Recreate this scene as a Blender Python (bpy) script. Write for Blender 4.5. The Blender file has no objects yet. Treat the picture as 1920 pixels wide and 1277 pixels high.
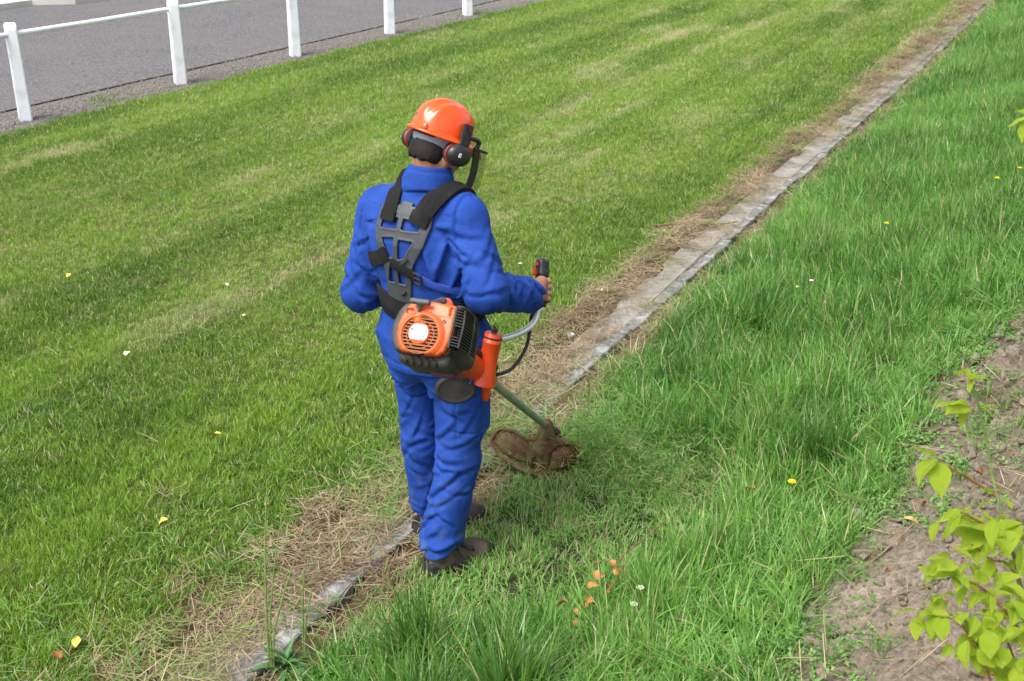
import bpy, bmesh, math, random
import numpy as np
from mathutils import Vector, Matrix, Euler

scene = bpy.context.scene
COL = scene.collection
rng = np.random.default_rng(7)
random.seed(7)
R = math.radians

# ------------------------------------------------------------------ camera, sky, sun, exposure
CAM_H, PITCH, HEAD, FOC = 2.45, R(23.1), R(27.4), 2150.0 / 1920.0
cam_d = bpy.data.cameras.new("camera")
cam = bpy.data.objects.new("camera", cam_d)
COL.objects.link(cam)
cam.location = (0, 0, CAM_H)
cam.rotation_euler = (R(90) - PITCH, 0, HEAD)
cam_d.sensor_width = 36.0
cam_d.lens = 36.0 * FOC
cam_d.clip_start, cam_d.clip_end = 0.05, 500
cam_d.dof.use_dof = True
cam_d.dof.focus_distance = 3.9
cam_d.dof.aperture_fstop = 9.0
scene.camera = cam

SUN_EL, SUN_ROT = R(58), R(-158)
world = bpy.data.worlds.new("World")
scene.world = world
world.use_nodes = True
wn, wl = world.node_tree.nodes, world.node_tree.links
wn.clear()
sky = wn.new("ShaderNodeTexSky")
sky.sky_type = 'NISHITA'
sky.sun_disc = False
sky.sun_elevation = SUN_EL
sky.sun_rotation = SUN_ROT
sky.air_density, sky.dust_density, sky.ozone_density = 1.0, 4.0, 1.0
hs = wn.new("ShaderNodeHueSaturation")
hs.inputs['Saturation'].default_value = 0.42
bg = wn.new("ShaderNodeBackground")
bg.inputs['Strength'].default_value = 0.125
wo = wn.new("ShaderNodeOutputWorld")
wl.new(sky.outputs[0], hs.inputs['Color'])
wl.new(hs.outputs[0], bg.inputs['Color'])
wl.new(bg.outputs[0], wo.inputs[0])

sun_d = bpy.data.lights.new("sun", 'SUN')
sun_d.energy = 1.5
sun_d.angle = R(32)
sun_d.color = (1.0, 0.96, 0.9)
sun = bpy.data.objects.new("sun", sun_d)
COL.objects.link(sun)
# Nishita: sun_rotation 0 is +Y, turning clockwise seen from above
sdir = Vector((math.sin(SUN_ROT) * math.cos(SUN_EL), math.cos(SUN_ROT) * math.cos(SUN_EL), math.sin(SUN_EL)))
sun.rotation_euler = sdir.to_track_quat('Z', 'Y').to_euler()

scene.view_settings.view_transform = 'Standard'
scene.view_settings.look = 'None'
scene.view_settings.exposure = 1.32
scene.view_settings.gamma = 1.0
scene.view_settings.use_curve_mapping = False
scene.render.engine = 'CYCLES'
scene.cycles.use_denoising = True
scene.cycles.max_bounces = 8
scene.cycles.transparent_max_bounces = 12

# ------------------------------------------------------------------ noise, sdf and mesh helpers
_T = np.random.default_rng(3).random((64, 64, 64)).astype(np.float32)


def vnoise(p, off=0.0):
    """smooth value noise 0..1 at points (...,3)"""
    p = np.asarray(p, np.float32) + np.float32(off * 17.31)
    i = np.floor(p).astype(np.int64)
    f = p - i
    f = f * f * (3 - 2 * f)
    i0 = i & 63
    i1 = (i + 1) & 63
    x0, y0, z0 = i0[..., 0], i0[..., 1], i0[..., 2]
    x1, y1, z1 = i1[..., 0], i1[..., 1], i1[..., 2]
    fx, fy, fz = f[..., 0], f[..., 1], f[..., 2]
    a = _T[x0, y0, z0] * (1 - fx) + _T[x1, y0, z0] * fx
    b = _T[x0, y1, z0] * (1 - fx) + _T[x1, y1, z0] * fx
    c = _T[x0, y0, z1] * (1 - fx) + _T[x1, y0, z1] * fx
    d = _T[x0, y1, z1] * (1 - fx) + _T[x1, y1, z1] * fx
    return (a * (1 - fy) + b * fy) * (1 - fz) + (c * (1 - fy) + d * fy) * fz


def n2(x, y, s, off=0.0, sy=None):
    q = np.stack([np.asarray(x) * s, np.asarray(y) * (s if sy is None else sy), np.zeros_like(np.asarray(x, float))], -1)
    return vnoise(q, off)


def fbm2(x, y, s, off=0.0, o=3):
    r, a, t = 0, 1, 0
    for k in range(o):
        r = r + a * n2(x, y, s * 2 ** k, off + k)
        t += a
        a *= .5
    return r / t


def smin(a, b, k):
    h = np.maximum(k - np.abs(a - b), 0) / k
    return np.minimum(a, b) - h * h * k * 0.25


def smax(a, b, k):
    return -smin(-a, -b, k)


def rcone(p, a, b, ra, rb):
    a = np.asarray(a, float)
    d = np.asarray(b, float) - a
    t = np.clip(((p - a) @ d) / (d @ d), 0, 1)
    return np.linalg.norm(p - a - t[..., None] * d, axis=-1) - (ra + (rb - ra) * t)


def ell(p, c, r):
    q = (p - np.asarray(c, float)) / np.asarray(r, float)
    return (np.linalg.norm(q, axis=-1) - 1) * min(r)


def rbox(p, c, h, r):
    q = np.abs(p - np.asarray(c, float)) - (np.asarray(h, float) - r)
    return np.linalg.norm(np.maximum(q, 0), axis=-1) + np.minimum(q.max(-1), 0) - r


def poly2(x, y, pts):
    """signed distance to a 2-D polygon"""
    pts = np.asarray(pts, float)
    d = np.full(np.shape(x), 1e9)
    s = np.ones(np.shape(x))
    n = len(pts)
    for i in range(n):
        a, b = pts[i], pts[i - 1]
        ex, ey = b - a
        wx, wy = x - a[0], y - a[1]
        t = np.clip((wx * ex + wy * ey) / (ex * ex + ey * ey), 0, 1)
        d = np.minimum(d, (wx - ex * t) ** 2 + (wy - ey * t) ** 2)
        c1, c2, c3 = y >= a[1], y < b[1], ex * wy > ey * wx
        s = np.where((c1 & c2 & c3) | (~c1 & ~c2 & ~c3), -s, s)
    return s * np.sqrt(d)


def net(f, xs, ys, zs):
    """surface nets of f<0 on a rectilinear grid -> verts, quads"""
    P = np.stack(np.meshgrid(xs, ys, zs, indexing='ij'), -1)
    V = f(P)
    ins = V < 0
    nx, ny, nz = V.shape
    acc = np.zeros((nx - 1, ny - 1, nz - 1, 3))
    cnt = np.zeros((nx - 1, ny - 1, nz - 1))
    axes = [xs, ys, zs]
    cross = []
    for ax in range(3):
        sl0 = [slice(None)] * 3
        sl1 = [slice(None)] * 3
        sl0[ax] = slice(0, -1)
        sl1[ax] = slice(1, None)
        a, b = V[tuple(sl0)], V[tuple(sl1)]
        m = ins[tuple(sl0)] != ins[tuple(sl1)]
        cross.append((m, ins[tuple(sl0)]))
        I = np.argwhere(m)
        t = a[m] / (a[m] - b[m])
        pos = P[tuple(sl0)][m].copy()
        pos[:, ax] += t * (axes[ax][I[:, ax] + 1] - axes[ax][I[:, ax]])
        o1, o2 = [k for k in range(3) if k != ax]
        for d1 in (0, -1):
            for d2 in (0, -1):
                J = I.copy()
                J[:, o1] += d1
                J[:, o2] += d2
                ok = (J >= 0).all(1) & (J[:, o1] < acc.shape[o1]) & (J[:, o2] < acc.shape[o2])
                np.add.at(acc, tuple(J[ok].T), pos[ok])
                np.add.at(cnt, tuple(J[ok].T), 1)
    m = cnt > 0
    idx = np.full(m.shape, -1)
    idx[m] = np.arange(m.sum())
    verts = acc[m] / cnt[m][:, None]
    quads = []
    for ax in range(3):
        mm, i0 = cross[ax]
        I = np.argwhere(mm)
        o1, o2 = (ax + 1) % 3, (ax + 2) % 3
        ok = (I[:, o1] > 0) & (I[:, o2] > 0) & (I[:, o1] < idx.shape[o1]) & (I[:, o2] < idx.shape[o2])
        I = I[ok]
        flip = i0[mm][ok]
        q = []
        for d1, d2 in ((-1, -1), (0, -1), (0, 0), (-1, 0)):
            J = I.copy()
            J[:, o1] += d1
            J[:, o2] += d2
            q.append(idx[tuple(J.T)])
        q = np.stack(q, 1)
        q[~flip] = q[~flip][:, ::-1]
        quads.append(q)
    return verts, np.concatenate(quads)


def grid(lo, hi, h):
    return [np.arange(a, b + h, h) for a, b in zip(lo, hi)]


def mesh(name, verts, faces, mats, smooth=True):
    me = bpy.data.meshes.new(name)
    verts = np.asarray(verts, float)
    if isinstance(faces, np.ndarray):
        n, k = faces.shape
        me.vertices.add(len(verts))
        me.vertices.foreach_set('co', verts.ravel())
        me.loops.add(n * k)
        me.loops.foreach_set('vertex_index', faces.ravel().astype(np.int32))
        me.polygons.add(n)
        me.polygons.foreach_set('loop_start', np.arange(0, n * k, k, dtype=np.int32))
        me.update(calc_edges=True)
        me.validate()
    else:
        me.from_pydata([tuple(v) for v in verts], [], faces)
    for m in (mats if isinstance(mats, (list, tuple)) else [mats]):
        me.materials.append(m)
    if smooth:
        me.polygons.foreach_set('use_smooth', [True] * len(me.polygons))
    me.update()
    return me


def add(name, me, parent=None, label=None, cat=None, group=None, kind=None, loc=None):
    o = bpy.data.objects.new(name, me)
    COL.objects.link(o)
    if parent is not None:
        o.parent = parent
    if loc is not None:
        o.location = loc
    for k, v in (('label', label), ('category', cat), ('group', group), ('kind', kind)):
        if v:
            o[k] = v
    return o


class MB:
    """collects simple shapes into one mesh"""

    def __init__(s):
        s.v, s.f = [], []

    def put(s, v, f):
        n = len(s.v)
        s.v += [tuple(map(float, q)) for q in v]
        s.f += [tuple(int(i) + n for i in q) for q in f]
        return s

    def box(s, c, h, rot=None, taper=1.0):
        c = np.asarray(c, float)
        v = np.array([(x * (taper if z > 0 else 1), y * (taper if z > 0 else 1), z) for x in (-1, 1) for y in (-1, 1) for z in (-1, 1)]) * np.asarray(h, float)
        if rot is not None:
            v = v @ np.array(Euler(rot).to_matrix()).T
        return s.put(v + c, [(0, 1, 3, 2), (4, 6, 7, 5), (0, 4, 5, 1), (2, 3, 7, 6), (0, 2, 6, 4), (1, 5, 7, 3)])

    def tube(s, path, rad, n=10, cap=True):
        P = np.asarray(path, float)
        rad = np.broadcast_to(np.asarray(rad, float), (len(P),))
        T = np.gradient(P, axis=0)
        T /= np.linalg.norm(T, axis=1)[:, None]
        a = np.array([0, 0, 1.]) if abs(T[0][2]) < .9 else np.array([1., 0, 0])
        N = np.cross(T[0], a)
        N /= np.linalg.norm(N)
        V = []
        for i in range(len(P)):
            N = N - T[i] * (N @ T[i])
            N /= np.linalg.norm(N)
            B = np.cross(T[i], N)
            for k in range(n):
                t = 2 * math.pi * k / n
                V.append(P[i] + rad[i] * (math.cos(t) * N + math.sin(t) * B))
        F = [(i * n + k, i * n + (k + 1) % n, (i + 1) * n + (k + 1) % n, (i + 1) * n + k) for i in range(len(P) - 1) for k in range(n)]
        if cap:
            F.append(tuple(range(n))[::-1])
            F.append(tuple((len(P) - 1) * n + k for k in range(n)))
        return s.put(V, F)

    def lathe(s, prof, o, axis, n=24, sx=1.0, sy=1.0, up=(0, 0, 1)):
        """profile (r, h) round an axis"""
        ax = np.asarray(axis, float)
        ax /= np.linalg.norm(ax)
        u = np.cross(np.asarray(up, float), ax)
        u /= np.linalg.norm(u)
        w = np.cross(ax, u)
        V = [np.asarray(o, float) + h * ax + r * (sx * math.cos(2 * math.pi * k / n) * u + sy * math.sin(2 * math.pi * k / n) * w) for r, h in prof for k in range(n)]
        m = len(prof)
        F = [(i * n + k, i * n + (k + 1) % n, (i + 1) * n + (k + 1) % n, (i + 1) * n + k) for i in range(m - 1) for k in range(n)]
        F.append(tuple(range(n))[::-1])
        F.append(tuple((m - 1) * n + k for k in range(n)))
        return s.put(V, F)

    def me(s, name, mats, smooth=True, bev=0):
        m = mesh(name, s.v, s.f, mats, smooth)
        if bev:
            bm = bmesh.new()
            bm.from_mesh(m)
            bmesh.ops.bevel(bm, geom=bm.edges[:], offset=bev, segments=2, affect='EDGES', clamp_overlap=True)
            bm.to_mesh(m)
            bm.free()
        if smooth:
            m.polygons.foreach_set('use_smooth', [True] * len(m.polygons))
            try:
                m.set_sharp_from_angle(angle=R(50))
            except Exception:
                pass
        return m


def spline(pts, n=8):
    """Catmull-Rom through points"""
    P = np.asarray(pts, float)
    Q = np.vstack([2 * P[0] - P[1], P, 2 * P[-1] - P[-2]])
    out = []
    for i in range(1, len(Q) - 2):
        for t in np.linspace(0, 1, n, endpoint=False):
            a, b, c, d = Q[i - 1], Q[i], Q[i + 1], Q[i + 2]
            out.append(.5 * (2 * b + (c - a) * t + (2 * a - 5 * b + 4 * c - d) * t * t + (3 * b - a - 3 * c + d) * t ** 3))
    out.append(P[-1])
    return np.array(out)


# ------------------------------------------------------------------ materials
def mat(name, col, rough=.6, spec=.5, var=.25, scale=20, bump=0.0, bscale=80, col2=None, metal=0.0, coat=0.0, detail=4, sheen=0.0, patch=None, dist=.01):
    m = bpy.data.materials.new(name)
    m.use_nodes = True
    nt = m.node_tree
    b = nt.nodes['Principled BSDF']
    b.inputs['Roughness'].default_value = rough
    b.inputs['Specular IOR Level'].default_value = spec
    b.inputs['Metallic'].default_value = metal
    b.inputs['Coat Weight'].default_value = coat
    b.inputs['Sheen Weight'].default_value = sheen
    tc = nt.nodes.new('ShaderNodeTexCoord')
    no = nt.nodes.new('ShaderNodeTexNoise')
    no.inputs['Scale'].default_value = scale
    no.inputs['Detail'].default_value = detail
    nt.links.new(tc.outputs['Object'], no.inputs['Vector'])
    rp = nt.nodes.new('ShaderNodeValToRGB')
    c2 = col2 if col2 else tuple(min(1, c * (1 + var)) for c in col)
    c1 = col if col2 else tuple(c * (1 - var) for c in col)
    rp.color_ramp.elements[0].position = .3
    rp.color_ramp.elements[1].position = .7
    rp.color_ramp.elements[0].color = (*c1, 1)
    rp.color_ramp.elements[1].color = (*c2, 1)
    nt.links.new(no.outputs['Fac'], rp.inputs['Fac'])
    out = rp.outputs['Color']
    if patch:                                   # dirt: (colour, scale, lo, hi, strength)
        pc, ps, lo, hi, st = patch
        pn = nt.nodes.new('ShaderNodeTexNoise')
        pn.inputs['Scale'].default_value = ps
        pn.inputs['Detail'].default_value = 6
        nt.links.new(tc.outputs['Object'], pn.inputs['Vector'])
        mr = nt.nodes.new('ShaderNodeMapRange')
        mr.inputs['From Min'].default_value = lo
        mr.inputs['From Max'].default_value = hi
        mr.inputs['To Max'].default_value = st
        nt.links.new(pn.outputs['Fac'], mr.inputs['Value'])
        mx = nt.nodes.new('ShaderNodeMix')
        mx.data_type = 'RGBA'
        nt.links.new(mr.outputs[0], mx.inputs['Factor'])
        nt.links.new(out, mx.inputs['A'])
        mx.inputs['B'].default_value = (*pc, 1)
        out = mx.outputs['Result']
    nt.links.new(out, b.inputs['Base Color'])
    if bump:
        bn = nt.nodes.new('ShaderNodeTexNoise')
        bn.inputs['Scale'].default_value = bscale
        bn.inputs['Detail'].default_value = 5
        nt.links.new(tc.outputs['Object'], bn.inputs['Vector'])
        bp = nt.nodes.new('ShaderNodeBump')
        bp.inputs['Strength'].default_value = bump
        bp.inputs['Distance'].default_value = dist
        nt.links.new(bn.outputs['Fac'], bp.inputs['Height'])
        nt.links.new(bp.outputs[0], b.inputs['Normal'])
    return m


def plant_mat(name, ca, cb, cdry, rough=.45, trans=.35, spec=.35):
    """leaf material: instance attributes tint/dry choose the colour, blade attribute varies each blade"""
    m = bpy.data.materials.new(name)
    m.use_nodes = True
    nt = m.node_tree
    b = nt.nodes['Principled BSDF']
    b.inputs['Roughness'].default_value = rough
    b.inputs['Specular IOR Level'].default_value = spec

    def at(n, typ):
        a = nt.nodes.new('ShaderNodeAttribute')
        a.attribute_name = n
        a.attribute_type = typ
        return a.outputs['Fac']

    def mixc(f, a, c):
        x = nt.nodes.new('ShaderNodeMix')
        x.data_type = 'RGBA'
        x.clamp_factor = True
        nt.links.new(f, x.inputs['Factor'])
        for s, k in ((a, 'A'), (c, 'B')):
            if isinstance(s, tuple):
                x.inputs[k].default_value = (*s, 1)
            else:
                nt.links.new(s, x.inputs[k])
        return x.outputs['Result']

    def mth(op, a, c):
        x = nt.nodes.new('ShaderNodeMath')
        x.operation = op
        for i, s in enumerate((a, c)):
            if isinstance(s, (int, float)):
                x.inputs[i].default_value = s
            else:
                nt.links.new(s, x.inputs[i])
        return x.outputs[0]
    bl = at('blade', 'GEOMETRY')
    f = mth('ADD', at('tint', 'INSTANCER'), mth('MULTIPLY', mth('SUBTRACT', bl, .5), .85))
    c = mixc(f, ca, cb)
    fd = mth('SUBTRACT', mth('ADD', at('dry', 'INSTANCER'), at('bdry', 'GEOMETRY')), .5)
    fd = mth('MULTIPLY', fd, 3.0)
    c = mixc(fd, c, cdry)
    nt.links.new(c, b.inputs['Base Color'])
    tr = nt.nodes.new('ShaderNodeBsdfTranslucent')
    nt.links.new(c, tr.inputs['Color'])
    ms = nt.nodes.new('ShaderNodeMixShader')
    ms.inputs[0].default_value = trans
    nt.links.new(b.outputs[0], ms.inputs[1])
    nt.links.new(tr.outputs[0], ms.inputs[2])
    nt.links.new(ms.outputs[0], nt.nodes['Material Output'].inputs[0])
    return m


M = {}
M['cloth'] = mat('blue_cloth', (.0085, .046, .255), .8, .25, .10, 9, .5, 55, sheen=.0, dist=.005, patch=((.020, .062, .31), 4.5, .48, .72, .5))
_c = M['cloth'].node_tree
_b = _c.nodes['Principled BSDF']
_src = _b.inputs['Base Color'].links[0].from_socket
_tc = next(n for n in _c.nodes if n.type == 'TEX_COORD')
_sx = _c.nodes.new('ShaderNodeSeparateXYZ')
_c.links.new(_tc.outputs['Object'], _sx.inputs[0])
_m1 = _c.nodes.new('ShaderNodeMapRange')                # splashes of sap and dust on the lower legs
_m1.inputs['From Min'].default_value, _m1.inputs['From Max'].default_value = .60, .08
_m1.inputs['To Max'].default_value = .30
_c.links.new(_sx.outputs['Z'], _m1.inputs['Value'])
_nn = _c.nodes.new('ShaderNodeTexNoise')
_nn.inputs['Scale'].default_value = 22
_nn.inputs['Detail'].default_value = 8
_c.links.new(_tc.outputs['Object'], _nn.inputs['Vector'])
_m2 = _c.nodes.new('ShaderNodeMapRange')
_m2.inputs['From Min'].default_value, _m2.inputs['From Max'].default_value = .50, .66
_c.links.new(_nn.outputs['Fac'], _m2.inputs['Value'])
_mm = _c.nodes.new('ShaderNodeMath')
_mm.operation = 'MULTIPLY'
_c.links.new(_m1.outputs[0], _mm.inputs[0])
_c.links.new(_m2.outputs[0], _mm.inputs[1])
_mx = _c.nodes.new('ShaderNodeMix')
_mx.data_type = 'RGBA'
_c.links.new(_mm.outputs[0], _mx.inputs['Factor'])
_c.links.new(_src, _mx.inputs['A'])
_mx.inputs['B'].default_value = (.10, .13, .09, 1)
_c.links.new(_mx.outputs['Result'], _b.inputs['Base Color'])
M['skin'] = mat('skin', (.33, .155, .095), .5, .4, .15, 40, .15, 200, dist=.002)
M['hair'] = mat('black_hair', (.010, .008, .007), .6, .25, .4, 60, .5, 300, dist=.003)
M['boot'] = mat('boot_leather', (.075, .058, .045), .75, .3, .35, 25, .3, 160, dist=.003, patch=((.16, .13, .09), 12, .5, .75, .5))
M['black_rubber'] = mat('black_rubber', (.022, .021, .021), .75, .3, .3, 30, .2, 150, dist=.003)
M['black_plastic'] = mat('black_plastic', (.018, .018, .019), .38, .5, .3, 30, .15, 250, dist=.001)
M['web'] = mat('black_webbing', (.011, .011, .012), .9, .2, .3, 120, .5, 700, dist=.002, patch=((.035, .035, .035), 9, .55, .8, .5))
M['grey_plastic'] = mat('charcoal_plastic', (.050, .055, .062), .5, .4, .12, 20, .1, 400, dist=.001)
M['band'] = mat('grey_strap_plastic', (.21, .24, .28), .4, .5, .1, 30)
M['hat'] = mat('orange_shell', (.82, .072, .003), .26, .45, .06, 8, .04, 9, coat=.25, dist=.01, patch=((.62, .07, .02), 18, .58, .8, .5))
M['orange'] = mat('orange_plastic', (.72, .105, .025), .42, .45, .07, 15, .08, 300, dist=.001, patch=((.42, .10, .04), 14, .55, .8, .45))
M['orange_deep'] = mat('deep_orange_plastic', (.66, .065, .012), .36, .5, .07, 15, .06, 200, dist=.001, patch=((.35, .06, .02), 12, .55, .8, .45))
M['dark_body'] = mat('dark_engine_plastic', (.030, .028, .026), .55, .4, .3, 25, .25, 200, dist=.002, patch=((.10, .085, .05), 16, .5, .75, .55))
M['pit'] = mat('engine_interior', (.010, .009, .009), .8, .2, .3, 30)
M['grille'] = mat('dusty_orange_bar', (.30, .105, .04), .6, .3, .2, 60)
M['label'] = mat('label_plate', (.40, .415, .43), .3, .5, .05, 20)
M['ink'] = mat('printing_ink', (.03, .03, .035), .6, .3, .1, 20)
M['shaft'] = mat('shaft_paint', (.24, .29, .21), .35, .5, .15, 12, .1, 120, dist=.001, patch=((.13, .17, .06), 9, .5, .75, .6))
M['alu'] = mat('bare_aluminium', (.72, .72, .71), .36, .5, .06, 25, metal=.65)
M['guard'] = mat('dusty_guard_plastic', (.075, .032, .015), .7, .25, .35, 12, .4, 140, dist=.004, patch=((.095, .085, .032), 13, .36, .62, .8))
M['red'] = mat('red_plastic', (.45, .045, .015), .45, .4, .15, 20)
M['white'] = mat('white_paint', (.80, .82, .86), .55, .4, .05, 6, .2, 60, dist=.003, patch=((.50, .50, .47), 9, .5, .75, .7))
M['white_mark'] = mat('white_mark', (.8, .8, .8), .5, .4, .03, 20)
M['concrete'] = mat('concrete', (.25, .235, .21), .92, .2, .22, 22, .7, 80, dist=.006, patch=((.16, .135, .10), 6.5, .5, .72, .6))
M['kerb'] = mat('weathered_kerb', (.16, .16, .155), .92, .2, .35, 30, .9, 70, dist=.01, patch=((.36, .36, .34), 14, .52, .7, .8))
M['bark'] = mat('twig_bark', (.16, .095, .05), .85, .2, .35, 60, .4, 200, dist=.002)
M['stem'] = mat('green_stem', (.13, .19, .05), .6, .3, .3, 40)
M['stone'] = mat('soil_clod', (.28, .235, .18), .95, .15, .3, 3, .8, 60, dist=.006)
M['gravel'] = mat('gravel_stone', (.19, .175, .16), .9, .2, .5, 3)
M['track'] = mat('track_surface', (.120, .116, .120), .95, .2, .55, 34, 1.0, 40, dist=.03, patch=((.15, .138, .13), .9, .42, .7, .6))
M['verge'] = mat('verge_gravel', (.17, .155, .14), .95, .2, .5, 70, 1.0, 90, dist=.02, patch=((.12, .11, .10), 2.0, .5, .75, .6))
M['grass'] = plant_mat('lawn_blade', (.045, .140, .007), (.25, .40, .045), (.54, .50, .28), .42, .42, .42)
M['long'] = plant_mat('long_blade', (.032, .135, .009), (.21, .42, .082), (.50, .45, .25), .36, .42, .45)
M['straw'] = plant_mat('straw_stalk', (.15, .100, .055), (.46, .37, .235), (.17, .28, .06), .7, .15, .2)
M['weed'] = plant_mat('weed_leaf', (.07, .19, .025), (.22, .36, .10), (.30, .24, .10), .5, .3)


# ------------------------------------------------------------------ the lie of the land
def bank(x):
    return np.interp(x, [-100, -1.95, -1.3, -.6, 2.5, 8, 100], [0, 0, .08, .325, 1.875, 3.2, 3.2])


def soil_edge(y):
    """x beyond which the bank is bare soil"""
    return np.interp(y, [0, 2.5, 3.4, 4.0, 4.8, 5.6, 7.0, 9.0], [-.55, -.56, -.50, -.44, -.38, -.20, .0, .5])


def soilness(x, y):
    e = soil_edge(y) + .16 * (fbm2(x, y, 3.0, 2) - .5)
    return np.clip((x - e) / .16 + .35, 0, 1) * np.clip((9.5 - y) / 2.5, 0, 1)


def ground_z(x, y):
    x = np.asarray(x, float)
    y = np.asarray(y, float)
    z = bank(x)
    s = soilness(x, y)
    st = np.clip(1 - np.abs(x + 2.46) / .22, 0, 1)
    z = z + s * (.10 * (fbm2(x, y, 5, 1, 4) - .5) + .15 * (fbm2(x, y, 15, 9, 4) - .5)) * np.clip((x + 1.2), 0, 1)
    z = z + st * .05 * fbm2(x, y, 4, 5)
    z = z + np.clip((x + 1.9) / .4, 0, 1) * .10 * (fbm2(x, y, 1.3, 4) - .5) * np.clip((1.5 - np.abs(x)) / .5, 0, 1)
    # the drain and its kerb stand in a shallow bed
    bed = np.clip(1 - np.abs(x + 2.22) / .17, 0, 1)
    lap = np.clip((fbm2(x, y, 2.6, 23, 3) + .35 * np.clip(np.abs(x + 2.21) / .14 - .4, 0, 1) - .73) / .10, 0, 1) * (x > -2.36)
    return z - .03 * np.minimum(1, bed * 3) + .044 * lap * np.minimum(1, bed * 3)


def in_view(x, y, z, m=.22):
    """which points the camera and a camera a step aside can see"""
    ch, sh = math.cos(HEAD), math.sin(HEAD)
    cx = x * ch + y * sh
    cy = -x * sh + y * ch
    cz = z - CAM_H
    d = cy * math.cos(PITCH) - cz * math.sin(PITCH)
    v = cy * math.sin(PITCH) + cz * math.cos(PITCH)
    d = np.maximum(d, .01)
    return (np.abs(cx / d) < (.5 / FOC) * (1 + m) + .55 / d) & (np.abs(v / d) < (.5 * .6651 / FOC) * (1 + m) + .55 / d) & (d > .3), d


xs = np.concatenate([np.linspace(-90, -10, 24, endpoint=False), np.linspace(-10, -2.7, 40, endpoint=False), np.arange(-2.7, -1.9, .014), np.arange(-1.9, 1.6, .024), np.linspace(1.6, 9, 22, endpoint=False), np.linspace(9, 60, 10)])
ys = np.concatenate([np.linspace(-30, 1.4, 14, endpoint=False), np.arange(1.4, 7.5, .024), np.geomspace(7.5, 30, 420, endpoint=False), np.geomspace(30, 140, 20)])
GX, GY = np.meshgrid(xs, ys, indexing='ij')
GZ = ground_z(GX, GY)
nx_, ny_ = GX.shape
I_ = np.arange(nx_ * ny_).reshape(nx_, ny_)
quads = np.stack([I_[:-1, :-1], I_[1:, :-1], I_[1:, 1:], I_[:-1, 1:]], -1).reshape(-1, 4)
gm = bpy.data.materials.new('earth')
gm.use_nodes = True
nt = gm.node_tree
pb = nt.nodes['Principled BSDF']
pb.inputs['Roughness'].default_value = .95
pb.inputs['Specular IOR Level'].default_value = .15
ca = nt.nodes.new('ShaderNodeAttribute')
ca.attribute_name = 'earth_colour'
tc = nt.nodes.new('ShaderNodeTexCoord')
nz = nt.nodes.new('ShaderNodeTexNoise')
nz.inputs['Scale'].default_value = 45
nz.inputs['Detail'].default_value = 8
nz.inputs['Roughness'].default_value = .7
mrn = nt.nodes.new('ShaderNodeMapRange')
mrn.inputs['From Min'].default_value = .3
mrn.inputs['From Max'].default_value = .7
mrn.inputs['To Min'].default_value = .45
mrn.inputs['To Max'].default_value = 1.45
mxn = nt.nodes.new('ShaderNodeMix')
mxn.data_type = 'RGBA'
mxn.blend_type = 'MULTIPLY'
mxn.inputs['Factor'].default_value = 1
bpn = nt.nodes.new('ShaderNodeBump')
bpn.inputs['Strength'].default_value = .9
bpn.inputs['Distance'].default_value = .035
nt.links.new(tc.outputs['Object'], nz.inputs['Vector'])
nt.links.new(nz.outputs['Fac'], mrn.inputs['Value'])
nt.links.new(ca.outputs['Color'], mxn.inputs['A'])
nt.links.new(mrn.outputs[0], mxn.inputs['B'])
nt.links.new(mxn.outputs['Result'], pb.inputs['Base Color'])
nt.links.new(nz.outputs['Fac'], bpn.inputs['Height'])
nt.links.new(bpn.outputs[0], pb.inputs['Normal'])
gme = mesh('ground', np.stack([GX, GY, GZ], -1).reshape(-1, 3), quads, gm)


def lerp(a, b, t):
    return a + (b - a) * t[..., None]


lawnc = lerp(np.array([.06, .085, .022]), np.array([.17, .15, .06]), np.clip(fbm2(GX, GY, .9, 6) * 2 - .5, 0, 1))
bankc = np.array([.05, .065, .025]) * np.ones(GX.shape + (1,))
soilc = lerp(np.array([.165, .130, .094]), np.array([.34, .285, .215]), np.clip(fbm2(GX, GY, 2.2, 8) * 2.2 - .6, 0, 1))
strawc = np.array([.13, .088, .05]) * np.ones(GX.shape + (1,))
gc = np.where((GX < -2.6)[..., None], lawnc, np.where((GX < -1.9)[..., None], strawc, bankc))
gc = lerp(gc, soilc, soilness(GX, GY))
at_ = gme.attributes.new('earth_colour', 'FLOAT_COLOR', 'POINT')
at_.data.foreach_set('color', np.concatenate([gc, np.ones(gc.shape[:-1] + (1,))], -1).astype(np.float32).ravel())
add('ground', gme, kind='structure')


def sheet(name, x0, x1, y0, y1, z, m, wob=0.0, n=120):
    yy = np.linspace(y0, y1, n)
    w0 = x0 + wob * (n2(yy, yy * 0, 1.1, 3) - .5)
    w1 = x1 + wob * (n2(yy, yy * 0, 1.3, 8) - .5) + wob * .5 * (n2(yy, yy * 0, 5.3, 9) - .5)
    v = [(a, y, z) for a, y in zip(w0, yy)] + [(a, y, z) for a, y in zip(w1, yy)]
    return add(name, mesh(name, v, [(i, n + i, n + i + 1, i + 1) for i in range(n - 1)], m), kind='structure')


sheet('gravel_verge', -10.1, -9.12, -5, 60, .004, M['verge'], .16, 400)
sheet('track', -16.75, -9.97, -20, 80, .010, M['track'], .03, 200)
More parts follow.
